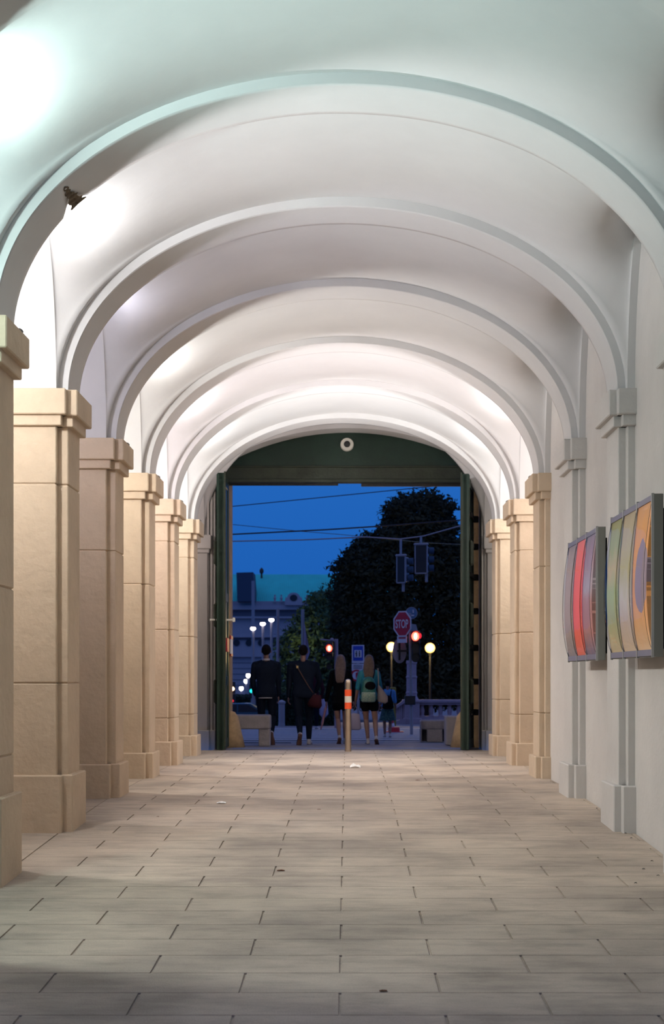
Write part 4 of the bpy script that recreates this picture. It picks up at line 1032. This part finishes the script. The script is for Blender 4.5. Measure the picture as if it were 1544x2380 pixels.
def street_light(px, py, Y, r, m, label, pole=True, sq=.7):
    c = at(px, py, Y); g = gz(Y); t = thing('street_lamp', (c.x, Y, g), label, 'street lamp')
    b = MB(); b.ball(c, (r*Y/F, r*Y/F, r*sq*Y/F), 16, 10); b.build('lamp', M[m], t, smooth=True)
    b = MB(); b.tube([(c.x, Y+.1, g), (c.x, Y+.1, c.z)], .0009*Y, 8); b.build('pole', M['pole'], t)
    b = MB(); b.tube([c+Vector((0, .02, r*sq*Y/F*.7)), c+Vector((0, .02, r*sq*Y/F*1.25))], [r*1.1*Y/F, r*.5*Y/F], 14); b.build('cap', M['iron'], t)
street_light(588.5, 1461, 75, 6.5, 'whitelit', 'bright white street lamp, leftmost and lowest of the rising three')
street_light(611, 1450, 75, 6.5, 'whitelit', 'bright white street lamp, middle of the rising three')
street_light(631, 1441, 75, 6.5, 'whitelit', 'bright white street lamp, rightmost and highest of the rising three')
street_light(577, 1570, 118, 5, 'whitelit', 'small white street lamp beside the left walker, highest of its three', sq=1.15)
street_light(572, 1583, 121, 5.2, 'whitelit', 'small white street lamp beside the left walker, middle of its three', sq=1.1)
street_light(561, 1600, 124, 5, 'whitelit', 'small white street lamp beside the left walker, lowest of its three', sq=1.1)
def far_signal(px, py, r, m, label, Y=91):
    c = at(px, py, Y); g = gz(Y); t = thing('traffic_light', (c.x, Y, g), label, 'traffic light')
    b = MB(); b.box(c.x-.16, c.x+.16, Y, Y+.3, c.z-.45, c.z+.45, .03); b.build('housing', M['black'], t)
    b = MB(); b.ball(c+Vector((0, -.02, 0)), (r*Y/F, .05, r*Y/F), 14, 10); b.build('lens', M[m], t, smooth=True)
    b = MB(); b.tube([(c.x, Y+.15, g), (c.x, Y+.15, c.z)], .06, 8); b.build('pole', M['pole'], t)
far_signal(541, 1601, 4.2, 'redcore', 'small far traffic light glowing red at the left edge of the gateway')
far_signal(585, 1606, 4.6, 'greenlit', 'small far traffic light glowing turquoise beside the left walker')
far_signal(592, 1599, 3, 'warmlit', 'small far yellow signal lamp right of the turquoise one', 93)
far_signal(541, 1629, 2.8, 'redsoft', 'faint far red signal lamp, below the brighter red one', 88)
# parked car
def car(px, Y, label, m):
    x = at(px, 0, Y).x; g = gz(Y); t = thing('car', (x, Y, g), label, 'car')
    body = [(-2.1, .35), (-2.15, .62), (-1.95, .82), (-1.25, .90), (-.75, 1.32), (.55, 1.36), (1.25, .95), (1.95, .86), (2.15, .60), (2.1, .35)]
    b = MB(); b.prism([(x+a, g+z) for a, z in body], Y-.85, Y+.85); bmesh.ops.bevel(b.bm, geom=b.bm.edges[:], offset=.05, segments=2, affect='EDGES'); b.build('body', m, t)
    b = MB(); b.prism([(x-1.13, g+.93), (x-.70, g+1.27), (x-.05, g+1.30), (x-.05, g+.93)], Y-.87, Y-.84); b.prism([(x+.02, g+.93), (x+.02, g+1.30), (x+.52, g+1.29), (x+1.08, g+.95)], Y-.87, Y-.84); b.build('window', M['windark'], t)
    for wx in (-1.3, 1.35):
        for yy in (Y-.88, Y+.68):
            b = MB(); b.tube([(x+wx, yy, g+.32), (x+wx, yy+.2, g+.32)], .32, 20); b.build('wheel', M['black'], t)
    b = MB(); b.ball((x+2.12, Y-.70, g+.66), (.04, .12, .05), 10, 6); b.build('headlight', M['warmlit'], t)
car(556, 70, 'dark car parked behind the concrete bench, seen from the side', M['carpaint'])

# ------------------------------------------------------------------ balustrade with column
YB = 43.; k = YB/F; zg = gz(YB)
def Zp(py, Y=YB): return CZ+(HY-py)*Y/F
def Xp(px, Y=YB): return (px-CX)*Y/F
t = thing('balustrade', (Xp(1020), YB, zg), 'pale stone balustrade at the right, with bulbous balusters', 'balustrade')
b = MB(); b.box(Xp(972), Xp(1160), YB-.18, YB+.18, Zp(1634), Zp(1626), .02); b.box(Xp(975), Xp(1160), YB-.14, YB+.14, Zp(1638), Zp(1634), .01); b.build('rail', M['stonepink'], t)
b = MB(); b.box(Xp(945), Xp(1160), YB-.2, YB+.2, zg-.05, Zp(1667), .02); b.box(Xp(950), Xp(1160), YB-.15, YB+.15, Zp(1667), Zp(1664), .01); b.build('base', M['stonepink'], t)
i = 0; px = 981.5+0
b0, b1 = Zp(1665), Zp(1637); H_ = b1-b0
while px < 1150:
    b = MB(); b.lathe((Xp(px), YB, b0), [(.085, 0), (.085, H_*.08), (.055, H_*.12), (.06, H_*.2), (.075, H_*.42), (.07, H_*.6), (.05, H_*.8), (.045, H_*.9), (.08, H_*.93), (.08, H_)], 14)
    b.build('baluster', M['stonepink'], t, smooth=True); px += 21.3
t = thing('balustrade', (Xp(930, 42), 42, zg), 'sloping stone balustrade running left from the column pedestal', 'balustrade')
b = MB(); b.prism([(Xp(943), Zp(1623)), (Xp(943), Zp(1631)), (Xp(918), Zp(1648)), (Xp(918), Zp(1641))], YB-.35, YB-.05)
b.prism([(Xp(943), Zp(1668)), (Xp(943), zg-.05), (Xp(918), zg-.05), (Xp(918), Zp(1676))], YB-.35, YB-.05); b.build('rail', M['stonepink'], t)
for px, ztop in ((922, 1644), (927, 1641), (932, 1637), (938, 1633)):
    b = MB(); b.tube([(Xp(px), YB-.2, Zp(1672)), (Xp(px), YB-.2, Zp(ztop))], [.045, .035], 10); b.build('baluster', M['stonepink'], t)
t = thing('stone_column', (Xp(957), YB, zg), 'pale stone column on a pedestal behind the stop sign post', 'column')
b = MB(); b.box(Xp(938), Xp(975), YB-.28, YB+.28, zg-.05, Zp(1631), .03); b.box(Xp(935), Xp(978), YB-.32, YB+.32, Zp(1633), Zp(1626), .02); b.box(Xp(937), Xp(980), YB-.3, YB+.3, zg-.05, Zp(1668), .02); b.build('pedestal', M['stonepink'], t)
xc = Xp(957); q = 1/F*YB
b = MB(); b.lathe((xc, YB, Zp(1627)), [(17*q, 0), (16*q, 3*q), (13*q, 8*q), (12.5*q, 14*q), (13.5*q, 15*q), (13.5*q, 18*q), (12*q, 20*q), (12*q, 50*q), (13.2*q, 52*q), (13.2*q, 54*q), (11.2*q, 57*q), (11.2*q, 82*q), (13*q, 86*q), (12*q, 92*q)], 8); b.build('shaft', M['stonepink'], t)
# small street bits
Yc = 33.; xcn = at(916, 0, Yc).x; g = gz(Yc)
t = thing('beacon_post', (xcn, Yc, g), 'red and white marker post on a red foot beside the child', 'traffic post')
b = MB(); b.box(xcn-.13, xcn+.13, Yc-.12, Yc+.12, g, g+.13, .02); b.box(xcn-.18, xcn+.22, Yc-.15, Yc+.15, g, g+.03, .005); b.build('foot', M['signred'], t)
for i in range(6):
    b = MB(); b.tube([(xcn-.02-.02*i, Yc, g+.13+i*.085), (xcn-.04-.02*i, Yc, g+.13+(i+1)*.085)], .045, 12); b.build('band', M['signred'] if i % 2 else M['signwhite'], t)
b = MB(); c = at(913, 1608, 40); b.box(c.x-.08, c.x+.10, 40, 40.1, gz(40), c.z+.13, .02); tag(b.build('yellow_post', M['yellow']), 'short yellow post seen behind the head of the child', 'post')
c = at(655, 1640, 39.5); b = MB(); b.lathe((c.x, 39.5, gz(39.5)), [(.10, 0), (.09, .1), (.09, .62), (.11, .64), (.11, .69), (.02, .74)], 16); tag(b.build('street_bollard', M['pole']), 'blue grey street bollard between the two walkers in dark clothes', 'bollard')
# flags and poles far off
def flagpole(px, py, Y, label, flag=None):
    c = at(px, py, Y); g = gz(Y); t = thing('flagpole', (c.x, Y, g), label, 'flagpole')
    b = MB(); b.tube([(c.x, Y, g), (c.x, Y, c.z)], .0011*Y, 10); b.build('pole', M['pole'], t)
    if flag:
        w, z0, z1 = flag; b = MB(); n = 14; gr = []
        for i in range(n+1):
            s = i/n; z = lerp(CZ+(HY-z0)*Y/F, CZ+(HY-z1)*Y/F, s); ww = w*Y/F*min(1, (.12+1.1*s) if s < .8 else 1-(s-.8)*2.2)
            gr.append([(c.x+ww*j/5, Y+math.sin(j*1.6+s*3)*.12, z-.08*j*(1-s)) for j in range(6)])
        b.quads(gr); b.build('flag', M['lilacbag'], t, smooth=True, fix=False)
flagpole(704, 1416, 68, 'flagpole with a limp pale flag above the strapped walker', (17, 1422, 1535))
flagpole(646, 1415, 68, 'flagpole between the two walkers in dark, with a narrow furled flag', (5, 1422, 1530))
# hedge
def blobmesh(name, boxes, m, label, cat, leaf, n, seed, kind=None):
    r = random.Random(seed); vs, fs = [], []
    for (x0, x1, y0, y1, z0, z1) in boxes:
        for _ in range(n):
            # points on the faces of the box, a little rough
            u = [r.random() for _ in range(3)]; ax = r.choice((0, 1, 1, 2)); u[ax] = (0 if ax != 2 else 1) if r.random() < .8 else 1
            p = Vector((lerp(x0, x1, u[0]), lerp(y0, y1, u[1]), lerp(z0, z1, u[2])))
            a = Vector((r.uniform(-1, 1), r.uniform(-1, 1), r.uniform(-1, 1))).normalized(); c = a.cross(Vector((r.uniform(-1, 1), r.uniform(-1, 1), r.uniform(-1, 1)))).normalized()
            s = leaf*r.uniform(.6, 1.3); i = len(vs); vs += [p-a*s, p+c*s*.5, p+a*s, p-c*s*.5]; fs.append((i, i+1, i+2, i+3))
    b = MB()
    for bx in boxes: b.box(bx[0]+.05, bx[1]-.05, bx[2]+.05, bx[3]-.05, bx[4], bx[5]-.06, .08)
    me = bpy.data.meshes.new('t'); me.from_pydata(vs, [], fs); b.bm.from_mesh(me); o = b.build(name, m, fix=False); tag(o, label, cat); return o
k = 40/F; Xh = lambda p: (p-CX)*40/F
blobmesh('hedge', [(Xh(634), Xh(775), 40.5, 42.0, -.3, CZ+(HY-1617)*k)], M['hedge'], 'clipped dark green hedge behind the walkers on the left', 'hedge', .09, 5000, 4)
blobmesh('hedge', [((300-CX)*95/F, (660-CX)*95/F, 95, 97, -1.6, CZ-47*95/F)], M['hedge'], 'low dark green hedge beyond the parked car at the far left', 'hedge', .14, 4500, 6)
# trees
def tree(name, Y, outline, n, leaf, m, label, seed, trunkpx, tw, depth=3.0, droop=.3, clump=8):
    """outline: (row, left, right) silhouette heights in metres worked out from the photo at distance Y"""
    r = random.Random(seed); t = thing(name, (at(trunkpx, 0, Y).x, Y, gz(Y)), label, 'tree')
    ys = [o[0] for o in outline]; vs, fs = [], []
    def lr(y):
        for (a, l0, r0), (b_, l1, r1) in zip(outline, outline[1:]):
            if a <= y <= b_: s = (y-a)/(b_-a); return lerp(l0, l1, s), lerp(r0, r1, s)
        return outline[-1][1:]
    wts = []; k = Y/F
    for _ in range(n):
        y = r.uniform(ys[0], ys[-1]); l, rr = lr(y); l += 13*noise.noise(Vector((y/14., seed, 0)))+7*noise.noise(Vector((y/5., seed, 3))); rr += 13*noise.noise(Vector((y/14., seed, 9)))
        if rr-l < 260*r.random(): 
            if r.random() < .45: continue
        e = r.random(); x = lerp(l, rr, e); dd = (1-(2*e-1)**2)**.5*depth
        px_, pz = (x-CX)*k, CZ+(HY-y)*k; py_ = Y+r.uniform(-1, 1)*dd
        dirx = (1 if e > .5 else -1)*(.4+abs(2*e-1)); dv = Vector((dirx*r.uniform(.2, 1), r.uniform(-.8, .8), r.uniform(-.2, .8) if droop < .5 else -.4)).normalized()
        for q in range(clump):
            p = Vector((px_, py_, pz))+dv*q*leaf*.42+Vector((r.gauss(0, 1), r.gauss(0, 1), r.gauss(0, 1)))*leaf*(.75-.06*q)
            a = (dv+Vector((r.uniform(-1, 1), r.uniform(-1, 1), r.uniform(-1, 1)-droop))).normalized(); c = a.cross(Vector((r.uniform(-1, 1), r.uniform(-1, 1), r.uniform(-1, 1)))).normalized()
            s = leaf*r.uniform(.5, 1.15)*(1-.04*q); i = len(vs); vs += [p-a*s, p+c*s*.42, p+a*s, p-c*s*.42]; fs.append((i, i+1, i+2, i+3))
    me = bpy.data.meshes.new('foliage'); me.from_pydata([v-Vector(t.location) for v in vs], [], fs); me.materials.append(m)
    o = bpy.data.objects.new('foliage', me); C.objects.link(o); o.parent = t
    b = MB(); tx = at(trunkpx, 0, Y).x; top = CZ+(HY-ys[0]-60)*k
    b.tube([(tx, Y, gz(Y)-.1), (tx+.1, Y, gz(Y)+1.5), (tx, Y+.1, top*.6), (tx+.05, Y, top)], [tw, tw*.8, tw*.5, tw*.12], 12)
    for i in range(12):
        y = lerp(ys[0]+70, ys[-1]-60, i/11); l, rr = lr(y); z = CZ+(HY-y)*k; xx = (lerp(l, rr, .12 if i % 2 else .88)-CX)*k
        b.tube([(tx, Y, z-.8), ((tx+xx)/2, Y+r.uniform(-1, 1), z-.2), (xx, Y+r.uniform(-1.5, 1.5), z)], [tw*.35, tw*.2, tw*.05], 8)
    b.build('trunk', M['trunk'], t)
    return t
tree('dark_tree', 62, [(1164, 970, 1000), (1174, 925, 1015), (1186, 905, 1045), (1205, 912, 1030), (1226, 900, 1048), (1243, 896, 1040), (1250, 862, 1040), (1262, 842, 1045), (1280, 832, 1070), (1300, 811, 1100), (1326, 788, 1130), (1360, 786, 1150), (1400, 783, 1160), (1500, 792, 1170), (1590, 800, 1170), (1645, 815, 1170)],
     9000, .17, M['treedark'], 'large dark tree behind the signals, reaching highest into the sky', 11, 985, .38, 2.6)
tree('green_tree', 85, [(1382, 752, 786), (1392, 732, 850), (1408, 728, 900), (1430, 712, 930), (1452, 690, 930), (1500, 655, 930), (1560, 655, 930), (1640, 650, 930)],
     2600, .22, M['treegreen'], 'lighter green tree between the palace and the dark tree', 12, 760, .3, 2.5)
b = MB(); b.box(at(845, 0, 66).x, at(1300, 0, 66).x, 66, 66.6, -.3, CZ+(HY-1510)*66/F, .2); tag(b.build('shrub_wall', M['hedge']), 'tall dark shrubbery closing the park below the large tree', 'hedge')
point('park_lamp', at(690, 1488, 82), 45, (1, .75, .2), .3)

# ------------------------------------------------------------------ palace far behind
YP = 300.; t = thing('palace', (at(660, 0, YP).x, YP, gz(YP)), 'long palace with green copper roof beyond the park', 'building')
def ZP(py): return CZ+(HY-py)*YP/F
def XP(px): return (px-CX)*YP/F
b = MB(); v = [b.bm.verts.new(p) for p in ((XP(380), YP, ZP(1400)), (XP(960), YP, ZP(1400)), (XP(960), YP+11, ZP(1335.5)+.45*0+ (11*235/F)), (XP(380), YP+11, ZP(1334.5)+(11*235/F)))]
b.bm.faces.new(v); w = [b.bm.verts.new(p) for p in ((XP(380), YP+22, ZP(1400)), (XP(960), YP+22, ZP(1400)))]; b.bm.faces.new((v[3], v[2], w[1], w[0])); b.build('roof', M['copper'], t)
b = MB()
for i in range(60):
    px = 540+i*4.4; x = XP(px)
    b.tube([(x, YP-.05, ZP(1400)), (x, YP+10.9, ZP(1336)+11*235/F)], .07, 4)
b.build('roof_seam', M['copper'], t)
b = MB(); b.prism([(XP(555), ZP(1400)), (XP(596), ZP(1400)), (XP(591), ZP(1333)), (XP(553), ZP(1334))], YP-4, YP+4); b.build('roof_pavilion', M['navyroof'], t)
b = MB()
for px in (568, 580, 587): b.box(XP(px), XP(px+3), YP-1, YP, ZP(1334), ZP(1331))
b.build('chimney', M['navyroof'], t)
b = MB(); b.lathe((XP(603), YP+8, ZP(1338)), [(.25, 0), (.2, .9), (.45, 1.3), (.45, 1.8), (.1, 2.3)], 10); b.build('roof_ornament', M['trunk'], t)
b = MB(); b.box(XP(380), XP(960), YP-1, YP+22, gz(YP), ZP(1412)); b.build('wall', M['facade'], t)
b = MB(); b.box(XP(380), XP(960), YP-2.2, YP, ZP(1418), ZP(1408)); b.box(XP(380), XP(960), YP-2.0, YP, ZP(1438), ZP(1434)); b.box(XP(380), XP(960), YP-2.0, YP, ZP(1482), ZP(1474)); b.box(XP(380), XP(960), YP-1.8, YP, ZP(1527), ZP(1524)); b.build('cornice', M['facade'], t)
b = MB(); b.box(XP(380), XP(960), YP-1.1, YP-.9, ZP(1432), ZP(1419)); b.box(XP(380), XP(960), YP-1.1, YP-.9, ZP(1488), ZP(1483)); b.build('frieze', M['facadedark'], t)
b = MB(); b.box(XP(380), XP(960), YP-1.2, YP-.2, ZP(1409), ZP(1398)); b.build('parapet', M['facade'], t)
b = MB(); cx_, cz_ = XP(684), ZP(1391)
b.prism([(XP(664), ZP(1408)), (XP(704), ZP(1408)), (XP(704), ZP(1396)), (XP(702), ZP(1389))]+[(cx_+15*YP/F*math.cos(a), cz_+12*YP/F*math.sin(a)) for a in [PI*i/12 for i in range(13)]]+[(XP(666), ZP(1389)), (XP(664), ZP(1396))], YP-3, YP-1.2); b.build('dormer', M['facade'], t)
b = MB(); plate(b, (cx_, YP-3.05, ZP(1391.5)), 17*YP/F, 15*YP/F, 0, .1, CIR); b.build('round_window', M['windark'], t)
for px in (640, 655, 714, 728):
    b = MB(); b.lathe((XP(px), YP-1.6, ZP(1400)), [(.3, 0), (.2, .4), (.3, .8), (.15, 1.2), (.2, 1.5)], 8); b.build('statue', M['facade'], t)
for i in range(6):
    px = 551+i*28.5; b = MB(); plate(b, (XP(px), YP-1.15, ZP(1494.5)), 15*YP/F, 15*YP/F, 0, .1, CIR); b.build('round_window', M['windark'], t)
for i in range(8):
    b = MB(); b.box(XP(380), XP(960), YP-1.1, YP-.9, ZP(1541+i*13), ZP(1540+i*13)); b.build('band', M['facadedark'], t)
flagpole(588.5, 1350, 240, 'tall thin flagpole before the palace roof')
